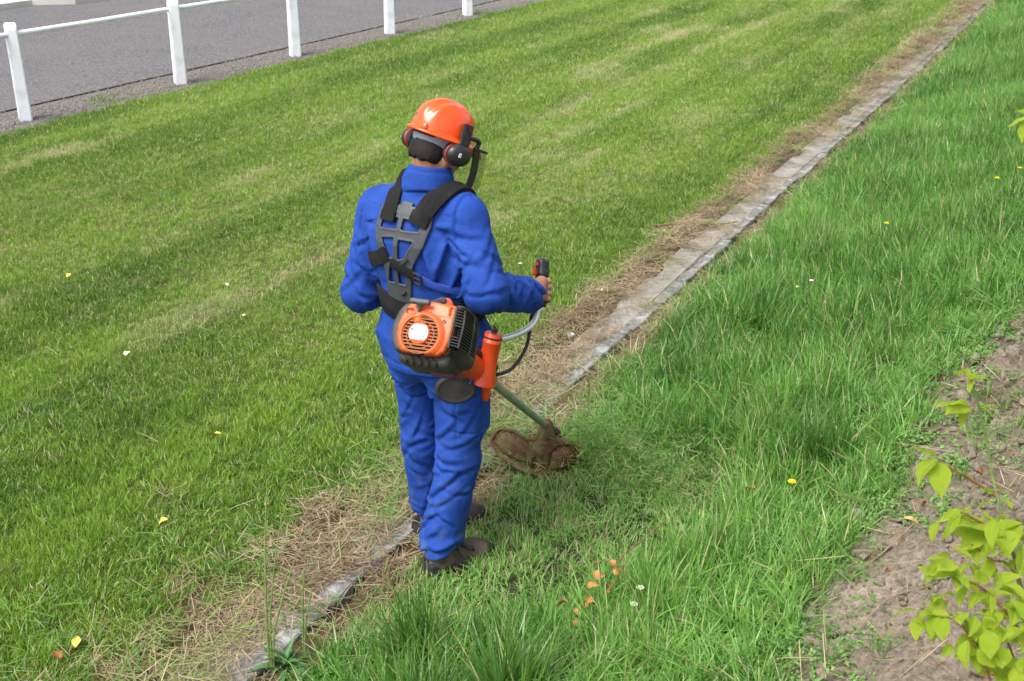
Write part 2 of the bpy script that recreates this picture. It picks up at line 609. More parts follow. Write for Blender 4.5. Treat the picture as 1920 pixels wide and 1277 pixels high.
# thin upstanding strip between the track and the verge
M['edging'] = mat('weathered_edging', (.06, .052, .046), .9, .2, .4, 12)
ed = MB()
yy = np.arange(2, 40, .45)
for y in yy:
    if n2(np.array(y), np.array(0.), .9, 5) > .33:
        ed.box((-9.955 + random.uniform(-.008, .008), y + .22, .012), (.009, .215, .008), (0, 0, random.uniform(-.01, .01)))
add('edging_strip', ed.me('edging_strip', M['edging']), kind='structure')
pv = MB()
pv.put([(-16.75, -20, .10), (-16.75, 14.35, .10), (-16.2, 14.8, .10), (-16.2, 15.6, .10), (-25, 15.6, .10), (-25, -20, .10), (-16.75, -20, 0), (-16.75, 14.35, 0), (-16.2, 14.8, 0), (-16.2, 15.6, 0), (-25, 15.6, 0), (-25, -20, 0)],
       [(0, 1, 2, 3, 4, 5), (0, 6, 7, 1), (1, 7, 8, 2), (2, 8, 9, 3), (3, 9, 10, 4), (4, 10, 11, 5), (5, 11, 6, 0)])
M['paving'] = mat('pale_paving', (.52, .50, .46), .85, .2, .1, 3, .3, 50, dist=.004)
add('pavement', pv.me('pavement', M['paving'], False), kind='structure')

# concrete drain: gutter slabs and kerb stones, each a piece of its own
drain = add('drain_channel', None, kind='structure')
y = 1.2
k = 0
while y < 34:
    ln = random.uniform(1.8, 2.1) if y < 15 else random.uniform(.5, 1.0)
    b = MB().box((0, 0, 0), (.088, ln / 2 - (.001 if y < 15 else .005), .035))
    o = add('concrete_slab', b.me('concrete_slab', M['concrete'], True, .006), drain)
    far = min(1, max(0, (y - 14) / 4))
    o.location = (-2.258 + random.uniform(-.006, .006) * (1 + far), y + ln / 2, -.026 + random.uniform(-.004, .004) + far * random.uniform(0, .035))
    o.rotation_euler = (random.uniform(-.008, .008) * (1 + 5 * far), random.uniform(-.02, .03) * (1 + 2 * far), random.uniform(-.008, .008))
    y += ln
y = 1.1
while y < 34:
    ln = random.uniform(.8, 1.02)
    xs_, zs_ = [], []
    b = MB()
    nseg = 9
    for i in range(nseg):
        yy0 = -ln / 2 + .005 + i * (ln - .01) / (nseg - 1)
        j = [random.uniform(-.006, .006) for _ in range(4)]
        b.v += [(-.036 + j[0], yy0, -.08), (-.036 + j[1], yy0, .028 + j[2] * .7), (.036 + j[3], yy0, .03 + j[0] * .7), (.036 + j[2], yy0, -.08)]
    b.f = [(4 * i + a, 4 * i + (a + 1) % 4, 4 * i + 4 + (a + 1) % 4, 4 * i + 4 + a) for i in range(nseg - 1) for a in range(4)] + [(3, 2, 1, 0), tuple(4 * (nseg - 1) + a for a in range(4))]
    o = add('kerb_stone', b.me('kerb_stone', M['kerb'], False, .004), drain)
    o.location = (-2.128 + random.uniform(-.008, .008), y + ln / 2, -.004 + random.uniform(-.008, .008))
    o.rotation_euler = (random.uniform(-.008, .008), random.uniform(-.05, .05), random.uniform(-.012, .012))
    y += ln

# ------------------------------------------------------------------ white rail fence
fence = add('rail_fence', None, None, 'white post and rail fence along the grey track', 'fence', loc=(-9.48, 12, 0))


def post_mesh():
    n = 14
    prof = []
    hw0, hw1, ht, hr = .084, .066, .87, .94
    prof.append((-hw0, -.1))
    prof.append((-hw1, ht))
    for i in range(1, n):
        t = math.pi - math.pi * i / n
        prof.append((hw1 * math.cos(t), ht + (hr - ht) * math.sin(t)))
    prof.append((hw1, ht))
    prof.append((hw0, -.1))
    m = len(prof)
    b = MB()
    v = [(x, -(.055 if z > 0 else .062), z) for x, z in prof] + [(x, (.055 if z > 0 else .062), z) for x, z in prof]
    b.put(v, [tuple(range(m)), tuple(range(2 * m - 1, m - 1, -1))] + [(i, i + m, (i + 1) % m + m, (i + 1) % m) for i in range(m)])
    me = b.me('post', M['white'], False, 0)
    bm = bmesh.new()
    bm.from_mesh(me)
    es = [e for e in bm.edges if len(e.link_faces) == 2 and e.calc_face_angle() > .8]
    bmesh.ops.bevel(bm, geom=es, offset=.010, segments=3, affect='EDGES')
    bm.to_mesh(me)
    bm.free()
    me.polygons.foreach_set('use_smooth', [True] * len(me.polygons))
    me.set_sharp_from_angle(angle=R(40))
    return me


pm = post_mesh()
py = [3.45, 5.64, 7.83, 10.02, 12.18, 14.42, 16.72, 19.15, 21.4, 23.6]
for i, y in enumerate(py):
    o = add('post', pm, fence)
    o.location = (random.uniform(-.01, .01), y - 12, 0)
    o.rotation_euler = (random.uniform(-.012, .012), random.uniform(-.012, .012), R(random.uniform(-3, 3)) - R(38))
for a, b_ in zip(py[:-1], py[1:]):
    rb = MB().tube([(0, a - 12, .83), (0, (a + b_) / 2 - 12, .826), (0, b_ - 12, .83)], .026, 14)
    add('rail', rb.me('rail', M['white']), fence)

# ------------------------------------------------------------------ the man (local frame: x right, y forward, z up)
ORG, YAW = Vector((-1.94, 3.14, 0)), R(-3)
PM = Matrix.Translation(ORG) @ Matrix.Rotation(YAW, 4, 'Z')


def nrm(v):
    v = np.asarray(v, float)
    return v / np.linalg.norm(v)


# head frame
HC, HS = np.array([.011, .052, 1.555]), .88
_y, _p = R(-18), R(-24)
HM = np.array((Matrix.Rotation(_y, 3, 'Z') @ Matrix.Rotation(_p, 3, 'X') @ Matrix.Rotation(R(3), 3, 'Y')))
rh, fh, uh = HM[:, 0], HM[:, 1], HM[:, 2]


def hl(p):
    return (p - HC) @ HM / HS


def h2l(q):
    return HC + HS * np.asarray(q, float) @ HM.T


def head_sdf(p):
    q = hl(p)
    d = ell(q, (0, -.002, .02), (.077, .098, .088))
    d = smin(d, ell(q, (0, .035, -.055), (.060, .062, .075)), .04)       # face
    d = smin(d, ell(q, (0, .060, -.105), (.034, .034, .030)), .03)       # chin
    d = smin(d, ell(q, (0, -.045, -.035), (.062, .05, .06)), .03)        # nape
    d = smin(d, rcone(q, (0, .092, -.012), (0, .112, -.048), .009, .014), .014)  # nose
    d = smin(d, rcone(q, (-.034, .088, .012), (.034, .088, .012), .010, .010), .012)  # brow
    d = smin(d, rcone(q, (-.020, .088, -.077), (.020, .088, -.077), .007, .007), .010)  # lips
    d = smax(d, -ell(q, (0, .104, -.077), (.024, .012, .0025)), .004)
    for s in (-1, 1):
        d = smax(d, -ell(q, (s * .032, .100, -.008), (.016, .014, .011)), .012)
        d = np.minimum(d, ell(q, (s * .032, .080, -.008), (.0125, .0125, .0125)))
        d = smin(d, ell(q, (s * .079, -.004, -.028), (.010, .020, .033)), .010)  # ear
    return d * HS


GRIP_R = (np.array([.272, .292, .960]), np.array([.238, .352, 1.090]))
GRIP_L = (np.array([-.175, .335, .955]), np.array([-.165, .375, 1.085]))


def hand_sdf(p, gc, g, wrist, side):
    """hand closed round a bar: gc centre on the bar, g bar axis (up), wrist, side +1 right hand"""
    g = nrm(g)
    b = np.asarray(wrist, float) - gc
    b = nrm(b - g * (b @ g))
    s = np.cross(b, g) * -side            # outer side of the hand
    W = np.asarray(wrist, float)
    palm = gc + b * .036 + s * .014
    d = rcone(p, W, palm + g * .020, .024, .022)
    d = smin(d, rcone(p, W, palm - g * .022, .024, .020), .02)
    d = smin(d, rcone(p, palm + g * .026, palm - g * .030, .016, .014), .015)
    for i, (h, L) in enumerate(((.033, 1.0), (.011, 1.06), (-.011, 1.0), (-.031, .85))):
        r0 = (.0098, .0100, .0094, .0084)[i]
        pts = []
        for a in (20, 75, 140, 205):
            t = R(a * (.9 + .1 * L))
            rad = .0275 + (.004 if a == 75 else 0)
            pts.append(gc + g * (h - .0010 * a / 20) + rad * (math.cos(t) * b + math.sin(t) * s))
        f = rcone(p, pts[0], pts[1], r0 * 1.12, r0)
        f = smin(f, rcone(p, pts[1], pts[2], r0 * 1.02, r0 * .94), .004)
        f = smin(f, rcone(p, pts[2], pts[3], r0 * .94, r0 * .8), .004)
        d = smin(d, f, .0035)
    t0 = gc + b * .030 - s * .016 + g * .012
    t1 = gc - s * .030 + b * .006 + g * .030
    t2 = gc - s * .024 - b * .018 + g * .042
    d = smin(d, rcone(p, t0, t1, .014, .0115), .012)
    d = smin(d, rcone(p, t1, t2, .0115, .009), .004)
    return d


SH_R, EL_R, WR_R = (.145, .0, 1.352), (.250, -.055, 1.125), (.268, .225, 1.028)
SH_L, EL_L, WR_L = (-.200, .0, 1.325), (-.255, -.060, 1.035), (-.185, .285, .995)
HIP_R, KN_R, AN_R = (.088, .03, .84), (.092, .005, .44), (.066, -.106, .09)
HIP_L, KN_L, AN_L = (-.098, .04, .84), (-.098, .06, .44), (-.105, .12, .09)
NECK0, NECK1 = np.array([.0, -.005, 1.39]), h2l((0, -.02, -.045))


def torso(p, k=0.0, low=.70, hi=1.51):
    zz = [.70, .80, .90, 1.0, 1.1, 1.2, 1.27, 1.32, 1.37, 1.41, 1.45, 1.50]
    cx = np.interp(p[..., 2], zz, [-.005, -.005, -.005, -.005, -.008, -.012, -.018, -.02, -.018, -.012, -.004, 0])
    cy = np.interp(p[..., 2], zz, [.035, .035, .03, .02, .005, -.005, -.008, -.005, .0, .005, .01, .02])
    a = np.interp(p[..., 2], zz, [.165, .172, .178, .166, .176, .188, .192, .186, .160, .124, .088, .06]) + k
    b = np.interp(p[..., 2], zz, [.130, .138, .138, .128, .130, .135, .132, .122, .105, .085, .068, .06]) + k
    q = np.sqrt(((p[..., 0] - cx) / a) ** 2 + ((p[..., 1] - cy) / b) ** 2)
    d = (q - 1) * np.minimum(a, b)
    return smax(smax(d, p[..., 2] - (hi + k), .03), low - p[..., 2], .01)


def body_sdf(p):
    d = smin(torso(p, -.022, .80), rcone(p, SH_L, SH_R, .05, .05), .05)
    for S, E_, W in ((SH_R, EL_R, WR_R), (SH_L, EL_L, WR_L)):
        d = smin(d, rcone(p, S, E_, .052, .040), .04)
        d = smin(d, rcone(p, E_, W, .040, .027), .02)
    for H_, K_, A_ in ((HIP_R, KN_R, AN_R), (HIP_L, KN_L, AN_L)):
        d = smin(d, rcone(p, H_, K_, .062, .045), .02)
        d = smin(d, rcone(p, K_, A_, .045, .032), .02)
    d = smin(d, rcone(p, NECK0, NECK1, .053, .052), .03)
    d = smin(d, head_sdf(p), .025)
    for gg, W, sd in ((GRIP_R, WR_R, 1), (GRIP_L, WR_L, -1)):
        gc = gg[0] + (gg[1] - gg[0]) * .42
        m = np.linalg.norm(p - gc, axis=-1) < .16
        h = np.full(p.shape[:-1], 1.0)
        h[m] = hand_sdf(p[m], gc, gg[1] - gg[0], np.array(W), sd)
        d = np.where(m, smin(d, h, .012), d)
    return d


def steps(*seg):
    out = []
    for a, b, h in seg:
        out.append(np.arange(a, b - h * .3, h))
    out.append(np.array([seg[-1][1]]))
    return np.concatenate(out)


xb = steps((-.40, -.24, .010), (-.24, -.12, .0045), (-.12, .20, .006), (.20, .31, .0030), (.31, .36, .008))
yb = steps((-.20, -.08, .010), (-.08, .20, .007), (.20, .41, .0036), (.41, .45, .01))
zb = steps((.03, .94, .016), (.94, 1.10, .0034), (1.10, 1.40, .012), (1.40, 1.70, .0055))
v, q = net(body_sdf, xb, yb, zb)
person = add('person', mesh('person', v, q, M['skin']), None,
             'man in blue work clothes seen from behind, looking down as he mows', 'person')
person.matrix_world = PM


# ---- clothing
def ridge(ph):
    """rounded crests between sharp valleys"""
    return np.abs(np.sin(ph * .85)) ** .75


def fold(p, pts, w, amp):
    """one tapering crease: a soft crest along a polyline, with a shallow trough on its lower side"""
    d = np.full(p.shape[:-1], 9.0)
    tt = np.zeros(p.shape[:-1])
    below = np.zeros(p.shape[:-1])
    n = len(pts) - 1
    for k in range(n):
        a, b = np.asarray(pts[k]), np.asarray(pts[k + 1])
        e = b - a
        t = np.clip(((p - a) @ e) / (e @ e), 0, 1)
        r = p - a - t[..., None] * e
        q = np.linalg.norm(r, axis=-1)
        m = q < d
        d = np.where(m, q, d)
        tt = np.where(m, (k + t) / n, tt)
        below = np.where(m, r[..., 2], below)
    tap = np.sin(np.pi * np.clip(tt, .02, .98)) ** .7
    g = np.exp(-(d / w) ** 1.6)
    g2 = np.exp(-((d - 1.7 * w) / (.9 * w)) ** 2) * (below < 0)
    return amp * tap * (g - .55 * g2)


def limb_folds(r, A, B, ra, rb, n, t0, t1, amp, width, slope, span=(1.0, 2.2)):
    """random creases running round a limb"""
    A, B = np.asarray(A, float), np.asarray(B, float)
    u = nrm(B - A)
    s1 = nrm(np.cross(u, (.3, 1, .2)))
    s2 = np.cross(u, s1)
    L = np.linalg.norm(B - A)
    out = []
    for k in range(n):
        t = t0 + (t1 - t0) * (k + r.random()) / n
        for _ in range(6):
            a0 = r.random() * 6.283
            if (math.cos(a0) * s1 + math.sin(a0) * s2) @ np.array([.42, -.78, .30]) > .15:
                break
        sp_ = r.uniform(*span)
        sl = r.normal() * slope
        pts = []
        for f in np.linspace(-.5, .5, 5):
            an = a0 + f * sp_
            tt = t * L + sl * f * sp_ + .012 * math.sin(f * 5 + a0)
            rad = ra + (rb - ra) * min(1, max(0, tt / L))
            pts.append(A + u * tt + rad * (math.cos(an) * s1 + math.sin(an) * s2))
        out.append((pts, width * r.uniform(.7, 1.3), amp * r.uniform(.5, 1.25)))
    return out


def apply_folds(p, fl):
    o = np.zeros(p.shape[:-1])
    for pts, w, amp in fl:
        c = np.mean(pts, axis=0)
        rad = max(np.linalg.norm(np.asarray(q) - c) for q in pts) + 4 * w
        m = ((p - c) ** 2).sum(-1) < rad * rad
        if m.any():
            o[m] += fold(p[m], pts, w, amp)
    return o


def jacket_base(p):
    d = torso(p, .012 + 0.022 * np.clip((.99 - p[..., 2]) / .08, 0, 1) - .003 * np.clip((.83 - p[..., 2]) / .03, 0, 1), .70, 1.425)
    d = smin(d, rcone(p, SH_L, SH_R, .064, .064), .06)
    for S, E_, W, sd in ((SH_R, EL_R, WR_R, 1), (SH_L, EL_L, WR_L, -1)):
        up = rcone(p, S, E_, .074, .066)
        w = np.asarray(W) - np.asarray(E_)
        L = np.linalg.norm(w)
        w = w / L
        t = (p - np.asarray(E_)) @ w
        end = np.asarray(E_) + w * (L + .06)
        fo = rcone(p, E_, end, .064, .062)
        fo = smax(fo, t - (L - .012), .006)
        fo = smax(fo, -smax(rcone(p, E_, end, .042, .046), (L - .045) - t, .004), .004)
        arm = smin(up, fo, .03)
        d = smin(d, arm, .028)
    # collar
    ax = nrm(NECK1 - NECK0)
    t = (p - NECK0) @ ax
    rr = np.linalg.norm(p - NECK0 - t[..., None] * ax, axis=-1)
    col = smax(rr - (.080 - .16 * np.clip(t - .05, 0, .1)), np.abs(t - .064) - .044, .006)
    flap = smax(rr - (.091 - .26 * np.clip(t - .040, 0, .1)), np.abs(t - .060) - .030, .005)
    d = smin(d, col, .016)
    d = np.minimum(d, flap)
    d = smax(d, -smax(rr - .063, .078 - t, .004), .004)
    d = smax(d, .80 - p[..., 2], .008)
    return d


_fr = np.random.default_rng(21)
J_FOLDS = []
for S_, E__, W__ in ((SH_R, EL_R, WR_R), (SH_L, EL_L, WR_L)):
    J_FOLDS += limb_folds(_fr, S_, E__, .074, .068, 13, .20, 1.05, .0125, .0100, .065)
    J_FOLDS += limb_folds(_fr, E__, W__, .068, .062, 15, .0, .95, .0130, .0090, .060)
# hand-placed drapes on the back: arm pit to belt, shoulder blades, over the right side
for pts, w, a in (([(.135, -.10, 1.30), (.120, -.125, 1.22), (.085, -.135, 1.14)], .013, .010),
                  ([(.165, -.07, 1.27), (.160, -.09, 1.18), (.140, -.105, 1.10)], .012, .010),
                  ([(.070, -.14, 1.27), (.095, -.135, 1.19), (.125, -.115, 1.11)], .011, .008),
                  ([(.185, -.02, 1.22), (.180, -.05, 1.13), (.150, -.09, 1.08)], .012, .010),
                  ([(-.150, -.09, 1.29), (-.145, -.105, 1.21), (-.110, -.12, 1.13)], .012, .009),
                  ([(-.185, -.04, 1.27), (-.185, -.06, 1.19), (-.165, -.08, 1.10)], .012, .009),
                  ([(.090, -.115, 1.345), (.140, -.085, 1.335), (.175, -.06, 1.30)], .012, .007),
                  ([(-.115, -.105, 1.335), (-.150, -.085, 1.32), (-.19, -.05, 1.29)], .012, .007),
                  ([(.05, -.145, .985), (.06, -.15, .92), (.07, -.15, .86)], .011, .008),
                  ([(-.10, -.13, .985), (-.115, -.14, .92), (-.12, -.14, .86)], .011, .009),
                  ([(-.16, -.08, .985), (-.175, -.09, .93), (-.185, -.09, .86)], .011, .009),
                  ([(-.04, -.145, .985), (-.045, -.155, .93), (-.04, -.155, .87)], .011, .008)):
    J_FOLDS.append((pts, w, a * (2.0 if pts[0][2] > 1.0 else .8)))


def jacket_folds(p):
    x, y, z = p[..., 0], p[..., 1], p[..., 2]
    o = .0090 * (vnoise(p * np.array([9, 9, 6.]), 2) - .5) * 2
    # blouse gathered over the belt and below it
    ga = np.exp(-((z - 1.095) / .04) ** 2) + np.exp(-((z - .96) / .035) ** 2) + .5 * np.exp(-((z - .83) / .02) ** 2)
    o = o + .010 * ga * (vnoise(np.stack([x * 38, y * 38, z * 7], -1), 3) - .5)
    o = o + apply_folds(p, J_FOLDS)
    o = o + .0035 * (vnoise(p * 24, 8) + .5 * vnoise(p * 52, 9) - .75)
    o = o - .004 * np.exp(-((z - .832) / .004) ** 2)
    # seams: yoke across the back and the arm holes
    o = o - .0026 * np.exp(-((z - 1.365 - .25 * (x + .02) ** 2) / .0035) ** 2) * (y < 0) * (np.abs(x + .02) < .17)
    for S, E_, sg in ((SH_R, EL_R, 1), (SH_L, EL_L, -1)):
        S = np.asarray(S, float)
        nn = nrm((sg * 1.0, -.1, .12))
        t = (p - S) @ nn - .022
        w = (np.linalg.norm(p - S, axis=-1) < .17)
        o = o - .0065 * np.exp(-(t / .0048) ** 2) * w + .0032 * np.exp(-((t + .012) / .007) ** 2) * w
    return o


def jacket_sdf(p):
    d = jacket_base(p)
    m = np.abs(d) < .03
    d[m] -= jacket_folds(p[m])
    return d


v, q = net(jacket_sdf, *grid((-.36, -.20, .77), (.37, .36, 1.53), .005))
jacket = add('jacket', mesh('jacket', v, q, M['cloth']), person)


def leg(p, H_, K_, A_, rk):
    A2 = np.asarray(A_, float) - np.array([0, 0, .045])
    d = rcone(p, H_, K_, .096, .078)
    c = rcone(p, K_, A2, .078, .073)
    return smin(d, c, .03)


def trouser_base(p):
    hip = torso(p, -.020)
    hip = smax(hip, p[..., 2] - .93, .01)
    hip = smax(hip, .765 - p[..., 2], .05)
    seat = smin(ell(p, (.070, -.022, .81), (.086, .088, .11)), ell(p, (-.075, -.017, .81), (.086, .088, .11)), .03)
    hip = smin(hip, seat, .03)
    lr = leg(p, HIP_R, KN_R, AN_R, 1)
    ll = leg(p, HIP_L, KN_L, AN_L, -1)
    lr = smax(lr, .128 - p[..., 2] + .25 * (p[..., 1] + .05), .008)
    ll = smax(ll, .122 - p[..., 2] + .15 * (p[..., 1] - .1), .008)
    d = smin(smin(lr, ll, .012), hip, .045)
    # cargo pocket on the right thigh
    pk = rbox(p, (.158, .045, .64), (.018, .060, .10), .016)
    return smin(d, pk, .05)


T_FOLDS = []
for H__, K__, A__ in ((HIP_R, KN_R, AN_R), (HIP_L, KN_L, AN_L)):
    T_FOLDS += limb_folds(_fr, H__, K__, .096, .078, 10, .30, 1.0, .0095, .0100, .070, (.9, 2.0))
    T_FOLDS += limb_folds(_fr, K__, A__, .078, .074, 16, -.1, 1.0, .0115, .0095, .060, (1.0, 2.6))
for pts, w, a in (([(.01, -.06, .76), (.06, -.10, .73), (.13, -.09, .72)], .011, .008), ([(.0, -.05, .72), (.05, -.09, .68), (.10, -.10, .66)], .011, .008),
                  ([(-.02, -.05, .74), (-.08, -.08, .70), (-.15, -.05, .69)], .011, .008), ([(-.16, -.05, .79), (-.11, -.10, .75), (-.04, -.09, .72)], .011, .007),
                  ([(.03, -.07, .50), (.08, -.075, .47), (.14, -.05, .455)], .012, .011), ([(.02, -.06, .45), (.08, -.075, .435), (.15, -.04, .43)], .011, .010),
                  ([(-.03, -.01, .50), (-.09, -.03, .47), (-.15, .01, .455)], .012, .010)):
    T_FOLDS.append((pts, w, a * 1.4))


def trouser_folds(p):
    x, y, z = p[..., 0], p[..., 1], p[..., 2]
    o = .0065 * (vnoise(p * np.array([10, 10, 7.]), 6) - .5) * 2
    o = o + apply_folds(p, T_FOLDS)
    o = o + .010 * np.exp(-((z - .150) / .022) ** 2) * vnoise(p * 11, 7) + .006 * np.exp(-((z - .205) / .016) ** 2) * vnoise(p * 12, 17)
    o = o + .0035 * (vnoise(p * 24, 8) + .5 * vnoise(p * 52, 9) - .75)
    # side seams
    for cx, sg, cy in ((.092, 1, .015), (-.098, -1, .05)):
        m = (sg * (x - cx) > .04)
        o = o - .0050 * np.exp(-((y - cy - .0) / .004) ** 2) * m
    o = o - .0055 * np.exp(-((x - .128) / .0042) ** 2) * (y < .02) * (z > .545) * (z < .80)
    o = o - .0055 * np.exp(-((z - .575 + .1 * (x - .13)) / .0042) ** 2) * (x > .105) * (y < .06)
    o = o - .0055 * np.exp(-((x + .152) / .0042) ** 2) * (y < .04) * (z > .54) * (z < .80)
    # pocket flap line
    o = o - .003 * np.exp(-((z - .545) / .003) ** 2) * (x > .13) * (z > .5) * (y > -.02)
    return o


def trouser_sdf(p):
    d = trouser_base(p)
    m = np.abs(d) < .03
    d[m] -= trouser_folds(p[m])
    return d


v, q = net(trouser_sdf, *grid((-.25, -.24, .01), (.25, .25, .96), .005))
trousers = add('trousers', mesh('trousers', v, q, M['cloth']), person)


# ---- hair
def hair_sdf(p):
    q = hl(p)
    sk = ell(q, (0, -.004, .02), (.083, .106, .094))
    sk = smin(sk, ell(q, (0, -.050, -.040), (.070, .058, .062)), .03)
    cut = smax(q[..., 1] - .035, -(q[..., 2] + .064 + .004 * np.sin(q[..., 0] * 190 + 3 * vnoise(p * 60, 2)) * 1.0), .006)
    d = smax(sk, cut, .006)
    ang = np.arctan2(q[..., 0], -q[..., 1])
    d = d - .0018 * (ridge(ang * 60 + 9 * vnoise(p * np.array([25, 25, 12.]), 4)) - .62)
    return d


v, q = net(hair_sdf, *grid(HC - .15, HC + .14, .0034))
add('hair', mesh('hair', v, q, M['hair']), person)

# ---- boots
lace_m = M['black_rubber']
for (hx, hy), (tx, ty), tag_ in (((.050, -.150), (.155, .075), 'right'), ((-.137, .062), (-.020, .285), 'left')):
    f = nrm((tx - hx, ty - hy, 0))
    s = np.array([f[1], -f[0], 0])
    Hh = np.array([hx, hy, 0.])
    BM = np.stack([s, f, np.array([0, 0, 1.])], 1)

    def bl(p):
        return (p - Hh) @ BM

    def up_sdf(p):
        q = bl(p)
        d = rcone(q, (0, .045, .05), (0, .20, .038), .044, .040)
        d = smin(d, ell(q, (.004, .205, .045), (.050, .065, .040)), .02)
        d = smin(d, rcone(q, (0, .055, .06), (0, .060, .19), .045, .042), .035)
        d = smin(d, rcone(q, (0, .08, .10), (0, .19, .06), .030, .026), .03)
        d = smax(d, .028 - q[..., 2], .004)
        d = smax(d, q[..., 2] - .195, .01)
        d = d - .0022 * np.exp(-((q[..., 2] - .075 + .02 * np.sin(q[..., 1] * 26)) / .004) ** 2)
        d = d + .0030 * (vnoise(p * 28, 3) - .5)
        return d

    def sole_sdf(p):
        q = bl(p)
        d2 = poly2(q[..., 0], q[..., 1], [(-.036, .0), (.036, .0), (.043, .04), (.038, .10), (.051, .19), (.045, .25), (.015, .283), (-.02, .280), (-.043, .24), (-.049, .18), (-.037, .10), (-.042, .04)]) - .010
        d = smax(d2, np.abs(q[..., 2] - .021) - .024, .006)
        arch = smax(np.abs(q[..., 1] - .105) - .02, q[..., 2] - .012, .004)
        tr = .003 * np.sin(q[..., 1] * 420) * (q[..., 2] < .02)
        hc = smax(d2 + .004, smax(np.abs(q[..., 2] - .045) - .028, q[..., 1] - .05, .01), .01)  # heel counter
        return np.minimum(smax(d + tr, -arch, .004), hc)
    lo, hi = Hh + np.array([-.12, -.12, -.02]), Hh + np.array([.26, .33, .22])
    v, q = net(up_sdf, *grid(lo, hi, .0055))
    boot = add('boot', mesh('boot', v, q, M['boot']), person)
    v, q = net(sole_sdf, *grid(lo, np.array([hi[0], hi[1], .09]), .0055))
    add('sole', mesh('sole', v, q, M['black_rubber']), boot)
    lp = MB()
    for sd in (-1, 1):
        c = np.array([sd * .014, .115, .105])
        loop = [c, c + (sd * .028, .01, .022), c + (sd * .048, .035, .010), c + (sd * .040, .055, -.022), c + (sd * .016, .030, -.008), c + (0, .004, .004)]
        lp.tube([Hh + BM @ np.asarray(a) for a in spline(loop, 5)], .0032, 6)
        lp.tube([Hh + BM @ np.asarray(a) for a in spline([c, c + (sd * .035, -.005, -.01), c + (sd * .045, .01, -.045)], 5)], .003, 6)
    for k in range(4):
        yy = .115 + .02 * k
        lp.tube([Hh + BM @ np.array(a) for a in ((-.026, yy, .098 - .010 * k), (0, yy + .004, .110 - .011 * k), (.026, yy, .098 - .010 * k))], .003, 6)
    add('lace', lp.me('lace', lace_m), boot)
    pt = MB()
    pt.tube([Hh + BM @ np.array(a) for a in ((-.009, .004, .045), (-.010, -.001, .078), (0, -.001, .090), (.010, -.001, .078), (.009, .004, .045))], .0055, 6)
    add('pull_tab', pt.me('pull_tab', M['black_rubber']), boot)


# ------------------------------------------------------------------ safety helmet
hat = add('safety_helmet', None, None, 'orange safety helmet with black ear muffs and mesh visor on the man\'s head', 'helmet')
hat.matrix_world = PM
HT = h2l((0, -.006, .044))          # centre of the brim plane
NT, NP = 96, 30


def hat_pt(th, t, grow=0.0):
    """th round from the front, t 0 brim .. 1 top"""
    ph = t * math.pi / 2
    c = math.cos(ph) ** .80
    ax_, ayf, ayb = .104, .128, .128
    sx, cy = math.sin(th), math.cos(th)
    x = ax_ * sx * c
    yv = (ayf if cy > 0 else ayb) * cy * c
    z = .128 * math.sin(ph) ** .95
    rid = math.exp(-(x / .022) ** 4) * min(1, max(0, (t - .12) / .2)) * .0075
    rid += .0055 * math.exp(-((abs(x) - .050) / .010) ** 2) * min(1, max(0, (t - .2) / .2)) * (1 if abs(cy) > .2 else .4)
    n = nrm((x / .0108, yv / .0160, z / .0160 + 1e-6))
    return np.array([x, yv, z]) + n * (rid + grow)


V, F = [], []
rings = []
brim = []
for k in range(NT):
    th = 2 * math.pi * k / NT
    sx, cy = math.sin(th), math.cos(th)
    pk = max(0, cy) ** 2.2
    p0 = hat_pt(th, 0)
    out = nrm((sx * 1.0, cy * 1.0, 0))
    brim.append((p0 + out * (.014 + .050 * pk) + np.array([0, 0, -.011 - .030 * pk]),
                 p0 + out * (.0155 + .050 * pk) + np.array([0, 0, -.006 - .030 * pk]),
                 p0 + out * (.013 + .046 * pk) + np.array([0, 0, -.001 - .024 * pk]),
                 p0 + out * (.005 + .022 * pk) + np.array([0, 0, .003 - .009 * pk])))
for j in range(4):
    V += [b[j] for b in brim]
for i in range(NP):
    t = .02 + .98 * i / (NP - 1)
    V += [hat_pt(2 * math.pi * k / NT, min(t, .9995)) for k in range(NT)]
m = 4 + NP
F = [(i * NT + k, i * NT + (k + 1) % NT, (i + 1) * NT + (k + 1) % NT, (i + 1) * NT + k) for i in range(m - 1) for k in range(NT)]
F.append(tuple((m - 1) * NT + k for k in range(NT)))
# inside of the shell
nb = len(V)
for i in range(12):
    t = i / 11
    V += [hat_pt(2 * math.pi * k / NT, min(t, .9995), -.004) for k in range(NT)]
F += [(nb + i * NT + (k + 1) % NT, nb + i * NT + k, nb + (i + 1) * NT + k, nb + (i + 1) * NT + (k + 1) % NT) for i in range(11) for k in range(NT)]
F += [(k, nb + k, nb + (k + 1) % NT, (k + 1) % NT) for k in range(NT)]
F.append(tuple(nb + 11 * NT + k for k in range(NT))[::-1])
V = np.array([HT + HS * (HM @ np.asarray(a)) for a in V])
me = mesh('shell', V, [tuple(f) for f in F], M['hat'])
shell = add('shell', me, hat)


def H(x, y, z):
    return HT + HS * (HM @ np.array([x, y, z], float))


def hmb_box(mb, c, h, rz=0, ry=0, rx=0):
    v = np.array([(x, y, z) for x in (-1, 1) for y in (-1, 1) for z in (-1, 1)]) * np.asarray(h, float)
    v = v @ np.array(Euler((rx, ry, rz)).to_matrix()).T + np.asarray(c, float)
    mb.put([H(*a) for a in v], [(0, 1, 3, 2), (4, 6, 7, 5), (0, 4, 5, 1), (2, 3, 7, 6), (0, 2, 6, 4), (1, 5, 7, 3)])


